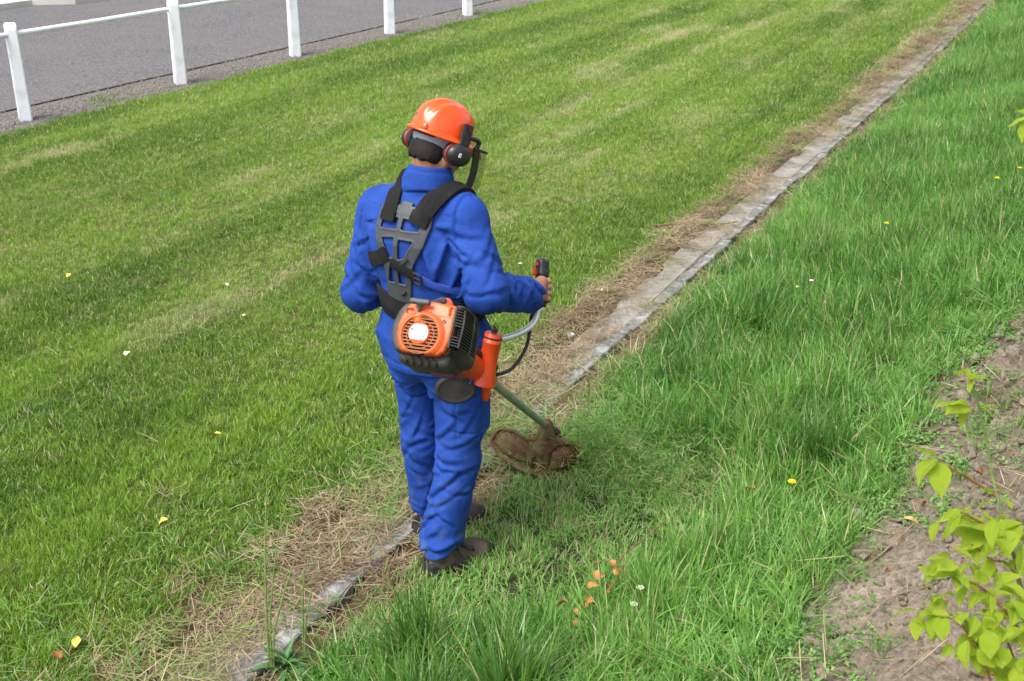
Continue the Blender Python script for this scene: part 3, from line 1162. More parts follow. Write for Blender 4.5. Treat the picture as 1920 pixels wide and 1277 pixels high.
# small moulded boss and purple stamp at the back
bo = MB()
bo.lathe([(.011, -.002), (.011, .003), (.008, .005), (.001, .0055)], H(.040, -.123, .012), HM @ nrm((.35, -1, .15)), 14)
add('boss', bo.me('boss', M['hat']), hat)
M['stamp'] = mat('purple_stamp', (.16, .02, .14), .5, .4, .1, 20)
st = MB()
pc = hat_pt(R(180 + 22), .22)
st.lathe([(.006, .0005), (.005, .0012)], HT + HS * (HM @ (pc * 1.004)), HM @ nrm((pc[0], pc[1], .03)), 12, 1.3, .6)
add('stamp', st.me('stamp', M['stamp']), hat)

# grey head strap round the back of the head
V, F = [], []
na, nzs = 60, 9
for i in range(na + 1):
    a = R(-112 + 224 * i / na)
    aa = abs(math.degrees(a) + 0)
    top = -.016 + .024 * min(1, max(0, (aa - 40) / 22))
    bot = -.046 + .012 * min(1, max(0, (aa - 60) / 40))
    rx_, ry_ = .0885, .119
    for j in range(nzs):
        z = bot + (top - bot) * j / (nzs - 1)
        bulge = .002 * math.sin(math.pi * j / (nzs - 1)) + (.003 if (8 < math.degrees(a) + 20 < 14 or -4 < math.degrees(a) + 20 < 2) else 0)
        dn = 1 - .10 * (-.01 - z) / .04
        V.append(H((rx_ * dn + bulge) * math.sin(a), -(ry_ * dn + bulge) * math.cos(a) + .012, z))
F = [(i * nzs + j, (i + 1) * nzs + j, (i + 1) * nzs + j + 1, i * nzs + j + 1) for i in range(na) for j in range(nzs - 1)]
me = mesh('head_strap', V, F, M['band'])
hb = add('head_strap', me, hat)
sm = hb.modifiers.new('thick', 'SOLIDIFY')
sm.thickness = .0035
sm.offset = 1

# ear muffs, brackets and wire arms
for s in (-1, 1):
    cx = s * .096
    c0 = H(cx if s > 0 else cx - .012, .008 if s > 0 else -.014, -.044)
    axm = HM @ nrm((s, -.05, -.10))
    cup = MB()
    cup.lathe([(.036, .008), (.0415, .012), (.043, .019), (.042, .028), (.0385, .036), (.030, .043), (.018, .046), (.001, .047)], c0, axm, 32, .86, 1.08, HM @ np.array([0, 1., 0]))
    muff = add('ear_muff', cup.me('ear_muff', M['black_plastic']), hat)
    cu = MB()
    cu.lathe([(.027, -.012), (.038, -.011), (.043, -.004), (.043, .004), (.040, .009), (.027, .010)], c0, axm, 32, .86, 1.08, HM @ np.array([0, 1., 0]))
    add('cushion', cu.me('cushion', M['black_rubber']), muff)
    rg = MB()
    rg.lathe([(.0430, .0085), (.0442, .010), (.0442, .0125), (.0430, .014)], c0, axm, 32, .86, 1.08, HM @ np.array([0, 1., 0]))
    add('ring', rg.me('ring', M['red']), muff)
    ar = MB()
    for dy in (-.018, .016):
        ar.tube(spline([H(s * .116, .012 + dy * .4, .012), H(s * .124, .012 + dy, -.02), H(s * .140, 0.008 + dy, -.045), H(s * .138, 0.008 + dy, -.070)], 6), .0032, 8)
    add('wire_arm', ar.me('wire_arm', M['black_plastic']), hat)
    br = MB()
    hmb_box(br, (s * .1145, .016, .030), (.010, .022, .040), 0, s * R(-9), 0)
    hmb_box(br, (s * .1255, .016, .016), (.006, .014, .026), 0, s * R(-6), 0)
    hmb_box(br, (s * .124, .020, .052), (.006, .008, .012), 0, s * R(-14), 0)
    hmb_box(br, (s * .126, .012, -.018), (.008, .020, .011), 0, 0, 0)
    add('bracket', br.me('bracket', M['black_plastic'], True, .003), hat)
    if s > 0:
        lg = MB()
        lc = c0 + axm * .0425 + HM @ np.array([0, -.012, .004])
        u1, u2 = HM @ np.array([0, 1., 0]), HM @ np.array([0, 0, 1.])
        lg.put([lc + u1 * a + u2 * b + axm * e for e in (0, .0045) for a, b in ((-.005, -.007), (.005, -.007), (.005, .007), (-.005, .007))],
               [(0, 1, 2, 3)[::-1], (4, 5, 6, 7), (0, 1, 5, 4), (1, 2, 6, 5), (2, 3, 7, 6), (3, 0, 4, 7)])
        lgo = add('badge', lg.me('badge', M['white_mark'], False), muff)
        lk = MB()
        lk.lathe([(.0018, 0), (.0018, .0006), (.0010, .0006), (.0010, 0)], lc + axm * .0046, axm, 10)
        add('emblem', lk.me('emblem', M['ink']), muff)

# mesh visor tilted in front of the face
mv = bpy.data.materials.new('visor_mesh')
mv.use_nodes = True
nt = mv.node_tree
b = nt.nodes['Principled BSDF']
b.inputs['Base Color'].default_value = (.02, .02, .02, 1)
b.inputs['Roughness'].default_value = .5
tr = nt.nodes.new('ShaderNodeBsdfTransparent')
ms = nt.nodes.new('ShaderNodeMixShader')
uvn = nt.nodes.new('ShaderNodeTexCoord')
ck = nt.nodes.new('ShaderNodeTexNoise')
ck.inputs['Scale'].default_value = 300
nt.links.new(uvn.outputs['Object'], ck.inputs['Vector'])
mr = nt.nodes.new('ShaderNodeMapRange')
mr.inputs['From Min'].default_value = .35
mr.inputs['From Max'].default_value = .65
mr.inputs['To Min'].default_value = .10
mr.inputs['To Max'].default_value = .45
nt.links.new(ck.outputs['Fac'], mr.inputs['Value'])
nt.links.new(mr.outputs[0], ms.inputs[0])
nt.links.new(tr.outputs[0], ms.inputs[1])
nt.links.new(b.outputs[0], ms.inputs[2])
nt.links.new(ms.outputs[0], nt.nodes['Material Output'].inputs[0])


def vis_pt(a, t):
    """a sideways angle, t 0 top .. 1 bottom"""
    r = .128
    x = .118 * math.sin(a) * (1 - .12 * t)
    yv = .075 + .130 * math.cos(a) + .030 * math.sin(t * 2.6)
    return H(x, yv, -.004 - .205 * t)


na, ntt = 28, 12
V = [vis_pt(R(-92 + 184 * i / na), j / ntt) for i in range(na + 1) for j in range(ntt + 1)]
F = [(i * (ntt + 1) + j, (i + 1) * (ntt + 1) + j, (i + 1) * (ntt + 1) + j + 1, i * (ntt + 1) + j + 1) for i in range(na) for j in range(ntt)]
vis = add('visor', mesh('visor', V, F, mv), hat)
fr = MB()
for s in (-1, 1):
    # side band: flat strap along each edge
    P = [vis_pt(R(s * 92), t) for t in np.linspace(0, 1, 12)]
    Q = [vis_pt(R(s * 78), t) for t in np.linspace(0, 1, 12)]
    for off in (0,):
        nb = len(fr.v)
        outw = HM @ nrm((s, .3, 0)) * .0025
        vv = []
        for a_, b_ in zip(P, Q):
            vv += [a_ + outw, b_ + outw, b_ - outw, a_ - outw]
        ff = [(4 * i + k, 4 * i + (k + 1) % 4, 4 * i + 4 + (k + 1) % 4, 4 * i + 4 + k) for i in range(11) for k in range(4)] + [(3, 2, 1, 0), (44, 45, 46, 47)]
        fr.put(vv, ff)
    fr.tube(spline([H(s * .122, .030, .026), H(s * .126, .060, .028), H(s * .124, .080, .020), vis_pt(R(s * 88), .02)], 5), .0075, 8)
fr.tube([vis_pt(R(a), 0) for a in np.linspace(-92, 92, 30)], .0055, 8)
fr.tube([vis_pt(R(a), 1) for a in np.linspace(-92, 92, 30)], .0035, 8)
add('visor_frame', fr.me('visor_frame', M['black_plastic']), hat)


# ------------------------------------------------------------------ harness
harn = add('harness', None, None, 'black padded shoulder harness with grey back plate worn over the blue jacket', 'harness')
harn.matrix_world = PM


SURF = jacket_base


def waist(p):
    return torso(p, .012)


def proj_j(p, it=5):
    p = np.array(p, float)
    e = 1e-3
    for _ in range(it):
        d4 = SURF(np.stack([p, p + (e, 0, 0), p + (0, e, 0), p + (0, 0, e)]))
        d = d4[0]
        g = (d4[1:] - d) / e
        g /= max(1e-6, np.linalg.norm(g))
        p = p - g * d * .9
    return p, g


def ribbon(path, width, thick, lift=.004, nw=5, n=6, roundness=.3):
    """padded band following the jacket"""
    P = spline(path, n)
    C_, N_ = [], []
    for a in P:
        c, g = proj_j(a)
        C_.append(c)
        N_.append(g)
    C_, N_ = np.array(C_), np.array(N_)
    for _ in range(2):
        N_[1:-1] = (N_[:-2] + N_[1:-1] * 2 + N_[2:]) / 4
        C_[1:-1] = (C_[:-2] + C_[1:-1] * 2 + C_[2:]) / 4
    T = np.gradient(C_, axis=0)
    T /= np.linalg.norm(T, axis=1)[:, None]
    rows = []
    for i in range(len(C_)):
        B = np.cross(T[i], N_[i])
        B /= np.linalg.norm(B)
        tops, bots = [], []
        for j in range(nw):
            s = (j / (nw - 1) - .5)
            c, g = proj_j(C_[i] + B * s * width, 3)
            c = c * .5 + (C_[i] + B * s * width) * .5
            nn = N_[i]
            tops.append(c + nn * (lift + thick * (1 - roundness * (2 * abs(s)) ** 4)))
            bots.append(c + nn * (lift - .004))
        rows.append(tops + bots[::-1])
    k = 2 * nw
    V = [a for r_ in rows for a in r_]
    F = [(i * k + a, i * k + (a + 1) % k, (i + 1) * k + (a + 1) % k, (i + 1) * k + a) for i in range(len(rows) - 1) for a in range(k)]
    F += [tuple(range(k))[::-1], tuple((len(rows) - 1) * k + a for a in range(k))]
    return V, F


def band(name, path, width, thick, m, parent=None, lift=.004, **kw):
    mb = MB()
    mb.put(*ribbon(path, width, thick, lift, **kw))
    return add(name, mb.me(name, m), parent or harn)


PLATE = [(-.110, 1.382), (-.029, 1.393), (-.023, 1.405), (.012, 1.403), (.008, 1.392), (.086, 1.388), (.086, 1.336), (.070, 1.273), (.038, 1.211), (.026, 1.157), (.014, 1.070), (-.079, 1.068), (-.073, 1.147), (-.081, 1.194), (-.108, 1.253), (-.120, 1.3), (-.117, 1.344)]
HOLES = [[(-.088, 1.341), (-.030, 1.353), (-.030, 1.326), (-.094, 1.320)], [(-.004, 1.352), (.054, 1.346), (.049, 1.326), (-.007, 1.325)],
         [(-.081, 1.282), (-.038, 1.290), (-.040, 1.232), (-.057, 1.227)], [(-.012, 1.286), (.033, 1.285), (.001, 1.232), (-.014, 1.227)],
         [(-.050, 1.189), (-.038, 1.189), (-.041, 1.140), (-.062, 1.138)], [(-.016, 1.174), (.004, 1.172), (.003, 1.139), (-.017, 1.140)]]


def back_y(x, z):
    """depth of the jacket back by bisection"""
    lo_, hi_ = np.full(x.shape, -.30), np.full(x.shape, .0)
    for _ in range(18):
        mid = (lo_ + hi_) / 2
        d = jacket_base(np.stack([x, mid, z], -1))
        lo_ = np.where(d > 0, mid, lo_)
        hi_ = np.where(d > 0, hi_, mid)
    return (lo_ + hi_) / 2


px_, pz_ = np.arange(-.135, .105, .01), np.arange(1.05, 1.43, .01)
BY = back_y(*np.meshgrid(px_, pz_, indexing='ij'))


def bil(x, z):
    i = np.clip((x - px_[0]) / .01, 0, len(px_) - 1.001)
    j = np.clip((z - pz_[0]) / .01, 0, len(pz_) - 1.001)
    i0, j0 = i.astype(int), j.astype(int)
    fi, fj = i - i0, j - j0
    return (BY[i0, j0] * (1 - fi) + BY[i0 + 1, j0] * fi) * (1 - fj) + (BY[i0, j0 + 1] * (1 - fi) + BY[i0 + 1, j0 + 1] * fi) * fj


def plate_sdf(p):
    x, y, z = p[..., 0], p[..., 1], p[..., 2]
    d2 = poly2(x, z, PLATE) - .003
    rib = np.full(x.shape, 1.0)
    for h in HOLES:
        hd = poly2(x, z, h) - .003
        d2 = smax(d2, -hd, .002)
        rib = np.minimum(rib, np.abs(hd - .004))
    off = bil(x, z) - .010 + .003 * np.sin((z - 1.07) * 9)
    off = off - .0020 * np.exp(-(rib / .003) ** 2)
    return smax(d2, np.abs(y - off) - .0035, .003)


v, q = net(plate_sdf, *grid((-.13, -.20, 1.06), (.10, -.06, 1.415), .0028))
plate = add('back_plate', mesh('back_plate', v, q, M['grey_plastic']), harn)
band('shoulder_strap', [(-.068, -.12, 1.345), (-.069, -.105, 1.39), (-.074, -.06, 1.43), (-.084, .0, 1.45), (-.090, .06, 1.42), (-.092, .11, 1.35), (-.095, .14, 1.25)], .060, .015, M['web'])
band('shoulder_strap', [(.048, -.12, 1.345), (.062, -.10, 1.39), (.086, -.055, 1.428), (.104, .0, 1.44), (.104, .06, 1.41), (.095, .11, 1.34), (.09, .14, 1.25)], .066, .015, M['web'])
# sewn ends of the pads
band('strap_end', [(-.069, -.13, 1.338), (-.067, -.12, 1.372)], .062, .018, M['web'], lift=.006)
band('strap_end', [(.044, -.13, 1.340), (.053, -.11, 1.376)], .066, .018, M['web'], lift=.006)
SURF = waist
band('side_strap', [(-.060, -.14, 1.238), (-.100, -.13, 1.212), (-.150, -.09, 1.190), (-.185, -.03, 1.175), (-.19, .04, 1.17), (-.15, .11, 1.2)], .050, .006, M['web'], lift=.010)
band('side_strap', [(-.040, -.14, 1.210), (.0, -.145, 1.196), (.040, -.14, 1.178)], .030, .007, M['web'], lift=.014)
M['web_blue'] = mat('blue_webbing', (.03, .07, .36), .8, .2, .2, 100, .3, 600, dist=.001)
band('side_strap', [(.036, -.14, 1.180), (.070, -.135, 1.160), (.110, -.12, 1.14), (.16, -.08, 1.12), (.19, .0, 1.10), (.17, .08, 1.12)], .024, .004, M['web_blue'], lift=.010)
bk = MB()
for dx in (-.011, .011):
    c, g = proj_j((.052 + dx, -.14, 1.172 - dx * .5))
    bk.tube([c + g * .02 + np.array([0, 0, -.017]), c + g * .021, c + g * .02 + np.array([0, 0, .017])], .0035, 6)
for dz in (-.017, 0, .017):
    a, g = proj_j((.041, -.14, 1.178 + dz))
    b2, g2 = proj_j((.063, -.14, 1.166 + dz))
    bk.tube([a + g * .02, (a + b2) / 2 + g * .021, b2 + g2 * .02], .0032, 6)
add('buckle', bk.me('buckle', M['black_plastic']), harn)
# short pointed tabs moulded on the plate
for (x0, z0), (x1, z1) in (((-.012, 1.095), (.006, 1.112)), ((.006, 1.212), (.026, 1.232))):
    ya, yb2 = float(bil(np.array(x0), np.array(z0))) - .016, float(bil(np.array(x1), np.array(z1))) - .016
    tb = MB().tube([(x0, ya, z0), ((x0 + x1) / 2, (ya + yb2) / 2 - .001, (z0 + z1) / 2), (x1, yb2, z1)], .0035, 6)
    add('tab', tb.me('tab', M['black_plastic']), harn)
# hip belt goes right round
band('hip_belt', [(.20, .05, 1.03), (.185, -.04, 1.025), (.12, -.11, 1.028), (.05, -.135, 1.03), (-.03, -.14, 1.032), (-.10, -.125, 1.035), (-.16, -.08, 1.038), (-.19, .0, 1.04), (-.18, .07, 1.04), (-.10, .135, 1.04), (.0, .15, 1.04), (.10, .14, 1.035), (.20, .05, 1.03)], .094, .012, M['web'])
# strap down to the hip pad and the pad the machine rides on
sp = MB()
P = spline([(.165, -.10, .99), (.198, -.075, .93), (.214, -.06, .86), (.208, -.075, .80)], 6)
vv, ff = [], []
for i, c in enumerate(P):
    for dy, dx in ((-.016, 0), (.016, .004)):
        vv.append(c + np.array([dx, dy, 0]))
        vv.append(c + np.array([dx + .005, dy - .002, 0]))
n_ = len(P)
for i in range(n_ - 1):
    a = 4 * i
    ff += [(a, a + 4, a + 6, a + 2), (a + 1, a + 3, a + 7, a + 5), (a, a + 1, a + 5, a + 4), (a + 2, a + 6, a + 7, a + 3)]
sp.put(vv, ff)
add('hanging_strap', sp.me('hanging_strap', M['web_blue']), harn)


def pad_sdf(p):
    q = p - np.array([.162, -.105, .775])
    ax = nrm((.55, -.80, .10))
    t = q @ ax
    u = nrm(np.cross((0, 0, 1.), ax))
    w_ = np.cross(ax, u)
    a, b_ = q @ u, q @ w_
    d2 = (np.sqrt((a / .072) ** 2 + (b_ / .052) ** 2) - 1) * .052
    rim = .003 * np.exp(-((d2 + .008) / .003) ** 2)
    return smax(d2, np.abs(t) - .010 - rim, .006)


v, q = net(pad_sdf, *grid((.06, -.20, .70), (.26, .0, .85), .004))
add('hip_pad', mesh('hip_pad', v, q, M['black_rubber']), harn)

# ------------------------------------------------------------------ brush cutter (frame: X right, Y along the shaft, Z up)
E0 = np.array([-1.688, 2.730, 1.108])
HEADP = np.array([-1.878, 4.028, .118])
ey = nrm(HEADP - E0)
ex = nrm(np.cross(ey, (0, 0, 1.)))
ez = np.cross(ex, ey)
EM = np.stack([ex, ey, ez], 1)
SHL = float(np.linalg.norm(HEADP - E0))
CM = Matrix.Translation(Vector(E0)) @ Matrix(EM.tolist()).to_4x4()
cut = add('brush_cutter', None, None, 'orange brush cutter at the man\'s right hip, its brown guard in the grass', 'brush cutter')
cut.matrix_world = CM
PR = np.array(PM.to_3x3())


def l2e(p):
    """person frame -> cutter frame"""
    w = np.asarray(p, float) @ PR.T + np.array(ORG)
    return (w - E0) @ EM


def w2e(p):
    return (np.asarray(p, float) - E0) @ EM


OUT = [((a - 545) / 5060, (585 - b) / 5060) for a, b in ((245, 330), (300, 255), (400, 225), (560, 205), (720, 200), (1020, 235), (1032, 420), (1038, 600), (1020, 760), (965, 930), (880, 1005), (600, 1028), (300, 1012), (215, 905), (168, 760), (160, 600), (196, 440))]
GC = (.005, -.031)


def cover_sdf(p):
    x, y, z = p[..., 0], p[..., 1], p[..., 2]
    d2 = poly2(x, z, OUT)
    r = np.sqrt((x - GC[0]) ** 2 + (z - GC[1]) ** 2)
    back = -.098 + .9 * ((x - .008) ** 2 + .7 * (z + .01) ** 2)
    back = back - .012 * np.clip((.074 - r) / .012, 0, 1) ** .7        # raised ring round the fan grille
    d = smax(d2, back - y, .010)
    d = smax(d, y + .020, .003)
    d = np.maximum(d, -np.maximum(r - .0585, y + .078))                  # fan opening
    # shoulder line across the top, slot and cord throat
    d = d + .0016 * np.exp(-((z - .032) / .0018) ** 2) * (r > .066)
    d = np.maximum(d, -np.maximum(np.maximum(np.abs(x - .081) - .0045, np.abs(z - .052) - .014), y + .080))
    d = np.maximum(d, -np.maximum(np.maximum(np.abs(x + .047) - .014, np.abs(z - .040) - .007), y + .078))
    d = smin(d, rcone(p, (-.012, -.094, .012), (-.012, -.097, .030), .014, .010), .012)
    return d


v, q = net(cover_sdf, *grid((-.085, -.120, -.098), (.108, -.010, .086), .0026))
add('starter_cover', mesh('starter_cover', v, q, M['orange']), cut)


def housing_sdf(p):
    x, y, z = p[..., 0], p[..., 1], p[..., 2]
    d2 = poly2(x * 1.0, z, OUT)
    d2b = poly2(x + .024, z * 1.02, OUT)
    d = smax(smin(d2 - .001, d2b, .006), np.abs(y - .004) - .086 + .0 * x, .014)
    d = smax(d, x - .094, .004)
    d = np.maximum(d, -smax(d2 + .003, y + .03, .001))                   # room for the cover
    d = d + .0022 * np.exp(-((y + .055) / .002) ** 2)
    return d


v, q = net(housing_sdf, *grid((-.112, -.09, -.10), (.102, .10, .09), .0036))
add('rear_housing', mesh('rear_housing', v, q, M['dark_body']), cut)
b = MB().lathe([(.0575, -.003), (.0575, .0), (.001, .001)], (GC[0], -.080, GC[1]), (0, -1, 0), 36)
add('fan_disc', b.me('fan_disc', M['pit']), cut)
gp = MB()
bars = []
for i in range(11):
    z = GC[1] - .050 + i * .0100
    h = math.sqrt(max(0, .0575 ** 2 - (z - GC[1]) ** 2))
    hin = math.sqrt(max(0, .030 ** 2 - (z - GC[1]) ** 2))
    for x0, x1 in (((-h, -hin), (hin, h)) if hin > 0 else ((-h, h),)):
        if x1 - x0 < .006:
            continue
        bb = MB().box(((x0 + x1) / 2 + GC[0], -.0985 + .010 * 0, z), ((x1 - x0) / 2, .0045, .0023), (R(18), 0, 0))
        bars.append(add('grille_bar', bb.me('grille_bar', M['grille'], True, .0008), cut))
for rr in (.042, .0565):
    P = [(GC[0] + rr * math.cos(t), -.1005, GC[1] + rr * math.sin(t)) for t in np.linspace(0, 2 * math.pi, 40)]
    gp.tube(P, .0019, 6, False)
add('grille_ring', gp.me('grille_ring', M['grille']), cut)
hub = MB().lathe([(.0335, -.022), (.0335, .002), (.031, .005), (.001, .0062)], (GC[0] - .004, -.1005, GC[1] + .004), (0, -1, 0), 36)
add('hub', hub.me('hub', M['orange']), cut)
pl = []
cx, cz = GC[0] - .004, GC[1] + .004
for t in np.linspace(0, 2 * math.pi, 48, endpoint=False):
    a, c = .030 * math.cos(t), .030 * math.sin(t)
    pl.append((cx + a, cz + min(max(c, -.021), .026)))
lb = MB()
nn = len(pl)
lb.put([(a, -.1072, c) for a, c in pl] + [(a, -.1000, c) for a, c in pl], [tuple(range(nn)), *[(i, i + nn, (i + 1) % nn + nn, (i + 1) % nn) for i in range(nn)]])
lab = add('label_plate', lb.me('label_plate', M['label'], False), cut)
ln = MB().box((cx, -.1073, cz - .004), (.0255, .0004, .0006))
add('printed_line', ln.me('printed_line', M['ink'], False), lab)
cr = MB()
cr.lathe([(.0042, 0), (.0042, .0006), (.0030, .0006), (.0030, 0)], (cx - .022, -.1071, cz + .008), (0, -1, 0), 12)
cr.box((cx - .022, -.1074, cz + .0085), (.0014, .0003, .0018))
add('emblem', cr.me('emblem', M['ink'], False), lab)


def text(s, size, loc, name, parent, m, rot):
    c = bpy.data.curves.new(name, 'FONT')
    c.body = s
    c.size = size
    c.align_x = 'CENTER'
    c.align_y = 'CENTER'
    c.extrude = .0002
    c.materials.append(m)
    t_ = bpy.data.objects.new(name, c)
    COL.objects.link(t_)
    bpy.context.view_layer.update()
    me = bpy.data.meshes.new_from_object(t_.evaluated_get(bpy.context.evaluated_depsgraph_get()))
    bpy.data.objects.remove(t_)
    me.name = name
    o = add(name, me, parent)
    o.location = loc
    o.rotation_euler = rot
    return o


text('343R', .0085, (cx + .012, -.1074, cz - .0105), 'lettering', lab, M['ink'], (R(90), 0, 0))
# screws
for x, z in ((-.045, .014), (.068, .019), (-.044, -.073), (.056, -.071)):
    y0 = -.098 + .9 * ((x - .008) ** 2 + .7 * (z + .01) ** 2)
    s_ = MB().lathe([(.0058, .004), (.0058, .0065), (.0035, .0066), (.0034, .002), (.0005, .002)], (x, y0 + .004, z), (0, -1, 0), 12)
    add('screw', s_.me('screw', M['dark_body']), cut)
s_ = MB().lathe([(.0046, .004), (.0046, .0058), (.0005, .0056)], (-.057, -.0895, .010), (0, -1, 0), 12)
add('plug', s_.me('plug', M['red']), cut)


# starter pull
def pull_sdf(p):
    d = rbox(p, (-.010, -.118, .064), (.033, .010, .0088), .007)
    d = smin(d, rcone(p, (-.010, -.115, .060), (-.012, -.104, .034), .0085, .0052), .008)
    return d


v, q = net(pull_sdf, *grid((-.05, -.14, .02), (.03, -.09, .08), .0022))
add('pull_handle', mesh('pull_handle', v, q, M['grey_plastic']), cut)


# top hood and its grey cap
def hood_sdf(p):
    d = rcone(p, (.004, -.03, .068), (.026, .0, .098), .020, .013)
    d = smin(d, rcone(p, (.026, .0, .098), (.044, .01, .070), .013, .018), .02)
    d = smin(d, rbox(p, (.040, -.02, .068), (.045, .045, .012), .009), .015)
    return d


v, q = net(hood_sdf, *grid((-.04, -.09, .03), (.11, .06, .125), .0032))
add('top_hood', mesh('top_hood', v, q, M['orange']), cut)


def cap_sdf(p):
    return smin(rcone(p, (.000, -.062, .073), (.018, -.018, .098), .0115, .0125), rcone(p, (.018, -.018, .098), (.026, -.008, .098), .012, .010), .01)


v, q = net(cap_sdf, *grid((-.02, -.085, .05), (.05, .02, .12), .0026))
add('hood_cap', mesh('hood_cap', v, q, M['grey_plastic']), cut)

# cylinder cover on the right: dark box with bent slats
cc = MB().box((.098, .005, .010), (.012, .078, .060))
add('cylinder_shroud', cc.me('cylinder_shroud', M['pit'], True, .006), cut)
for i in range(14):
    z = -.046 + i * .0086
    k = i / 13
    inset = .010 * max(0, k - .6) / .4
    P = [(.0935, -.086, z), (.105 - inset * .3, -.081, z), (.119 - inset, -.072, z), (.1235 - inset, -.02, z), (.1235 - inset, .05, z), (.114 - inset, .084, z)]
    if 4 <= i <= 6:
        P = P[2:]
    sl = MB()
    for a, c in zip(P[:-1], P[1:]):
        a, c = np.array(a), np.array(c)
        m_ = (a + c) / 2
        sl.box(m_, (.0030, np.linalg.norm(c - a) / 2 + .0012, .0015), (0, 0, math.atan2(-(c - a)[0], (c - a)[1])))
    add('slat', sl.me('slat', M['dark_body'], False), cut)
fm = MB()
fm.tube([(.094, -.086, -.055), (.0945, -.0875, .0), (.094, -.086, .070)], .0045, 8)
fm.tube(spline([(.094, -.084, .071), (.112, -.07, .073), (.117, .0, .072), (.108, .08, .066), (.116, .083, .02), (.120, .080, -.05)], 5), .0045, 8)
fm.tube(spline([(.117, -.072, .066), (.1215, -.073, .02), (.1195, -.074, -.05)], 5), .003, 6)
fm.tube(spline([(.120, .012, .066), (.1255, .012, .02), (.1255, .012, -.05)], 5), .003, 6)
add('shroud_frame', fm.me('shroud_frame', M['dark_body']), cut)


def muffler_sdf(p):
    d = rbox(p, (.100, -.005, -.066), (.030, .078, .024), .016)
    d = smax(d, (p @ nrm((.55, -.35, -.75))) - .105, .008)
    return d


v, q = net(muffler_sdf, *grid((.06, -.09, -.10), (.14, .08, -.03), .0036))
add('lower_shroud', mesh('lower_shroud', v, q, M['dark_body']), cut)


def tank_sdf(p):
    x, y, z = p[..., 0], p[..., 1], p[..., 2]
    d = rbox(p, (.010, .020, -.086), (.082, .075, .024), .018)
    g = np.sin((x * .8 + (y + z) * .9) * 330)
    return d + .0030 * np.clip(g * 3, -1, 1) * (z < -.080) * (x > -.055) * (x < .06)


v, q = net(tank_sdf, *grid((-.09, -.085, -.13), (.10, .09, -.065), .0028))
add('fuel_tank', mesh('fuel_tank', v, q, M['dark_body']), cut)
M['plum'] = mat('plum_plastic', (.10, .018, .035), .5, .4, .2, 20)
bs = MB().box((.045, .06, -.110), (.040, .030, .006)).box((.078, .07, -.104), (.014, .02, .012))
add('skid', bs.me('skid', M['plum'], True, .003), cut)


# orange clutch sleeve with stub, and the dark throttle bar on it
def sleeve_sdf(p):
    d = rcone(p, (.004, .10, -.010), (.0, .60, .0), .050, .036)
    d = smax(d, .095 - p[..., 1], .005)
    d = smax(d, p[..., 1] - .632, .006)
    stub = rcone(p, (.000, .570, -.020), (.004, .600, -.066), .026, .017)
    d = smin(d, stub, .020)
    r = np.sqrt(p[..., 0] ** 2 + p[..., 2] ** 2)
    d = np.maximum(d, -(r - .0125)) if False else d
    return d + .0015 * np.exp(-((p[..., 1] - .60) / .002) ** 2)


v, q = net(sleeve_sdf, *grid((-.06, .085, -.115), (.07, .65, .06), .0048))
add('clutch_sleeve', mesh('clutch_sleeve', v, q, M['orange_deep']), cut)
tbm = MB()
tbm.tube([(.016, .12, .040), (.014, .30, .044), (.012, .50, .040), (.012, .585, .036)], [.013, .016, .016, .014], 12)
tbm.lathe([(.022, -.006), (.024, .0), (.022, .008), (.010, .02)], (.014, .578, .038), (0.1, 1, 0), 12)
add('throttle_bar', tbm.me('throttle_bar', M['dark_body']), cut)

# shaft
sh = MB().tube([(0, .05, 0), (0, .8, 0), (0, SHL - .03, 0)], .0155, 18)
add('shaft', sh.me('shaft', M['shaft']), cut)
M['sticker'] = mat('amber_sticker', (.75, .28, .02), .4, .4, .1, 20)
sk = MB()
vv = []
for yk in (.735, .79):
    for t in np.linspace(R(15), R(75), 7):
        vv.append((.0159 * math.cos(t), yk, .0159 * math.sin(t)))
sk.put(vv, [(i, i + 1, i + 8, i + 7) for i in range(6)])
add('sticker', sk.me('sticker', M['sticker']), cut)

# upright clamp tube, band, wing knob
TB, TT = l2e((.236, -.040, .800)), l2e((.251, .0, .962))
tdir = nrm(TT - TB)
up_ = MB()
L_ = float(np.linalg.norm(TT - TB))
up_.lathe([(.040, -.015), (.036, .02), (.0315, .05), (.0305, L_ - .035), (.0325, L_ - .033), (.0325, L_ - .030), (.0305, L_ - .028), (.031, L_ - .004), (.028, L_), (.001, L_ + .001)], TB, tdir, 28, up=(1, 0, 0))
add('clamp_tube', up_.me('clamp_tube', M['orange_deep']), cut)
bn = MB().lathe([(.0308, -.003), (.0325, -.002), (.0325, .002), (.0308, .003)], TT - tdir * .016, tdir, 28, up=(1, 0, 0))
add('clamp_band', bn.me('clamp_band', M['black_rubber']), cut)
wk = MB()
u_ = nrm(np.cross(tdir, (0, 1, 0)))
wk.tube([TT, TT + tdir * .012], .009, 10)
wk.tube([TT + tdir * .008 - u_ * .012, TT + tdir * .014, TT + tdir * .026 + u_ * .006], [.005, .007, .0025], 8)
add('wing_knob', wk.me('wing_knob', M['black_plastic']), cut)

# handlebar, right and left, grips
bar = MB()
gr0, gr1 = GRIP_R
gl0, gl1 = GRIP_L
bar.tube([l2e(a) for a in spline([(.253, .012, .935), (.270, .055, .928), (.286, .13, .926), (.290, .20, .934), (.272, .262, .955), gr0, gr0 + (gr1 - gr0) * .5], 8)], .0118, 14)
bar.tube([l2e(a) for a in spline([(.253, .012, .935), (.216, .06, .905), (.165, .125, .895), (.09, .165, .895), (.0, .185, .90), (-.10, .235, .915), (-.165, .300, .932), gl0, gl0 + (gl1 - gl0) * .5], 8)], .0118, 14)
add('handlebar', bar.me('handlebar', M['alu']), cut)


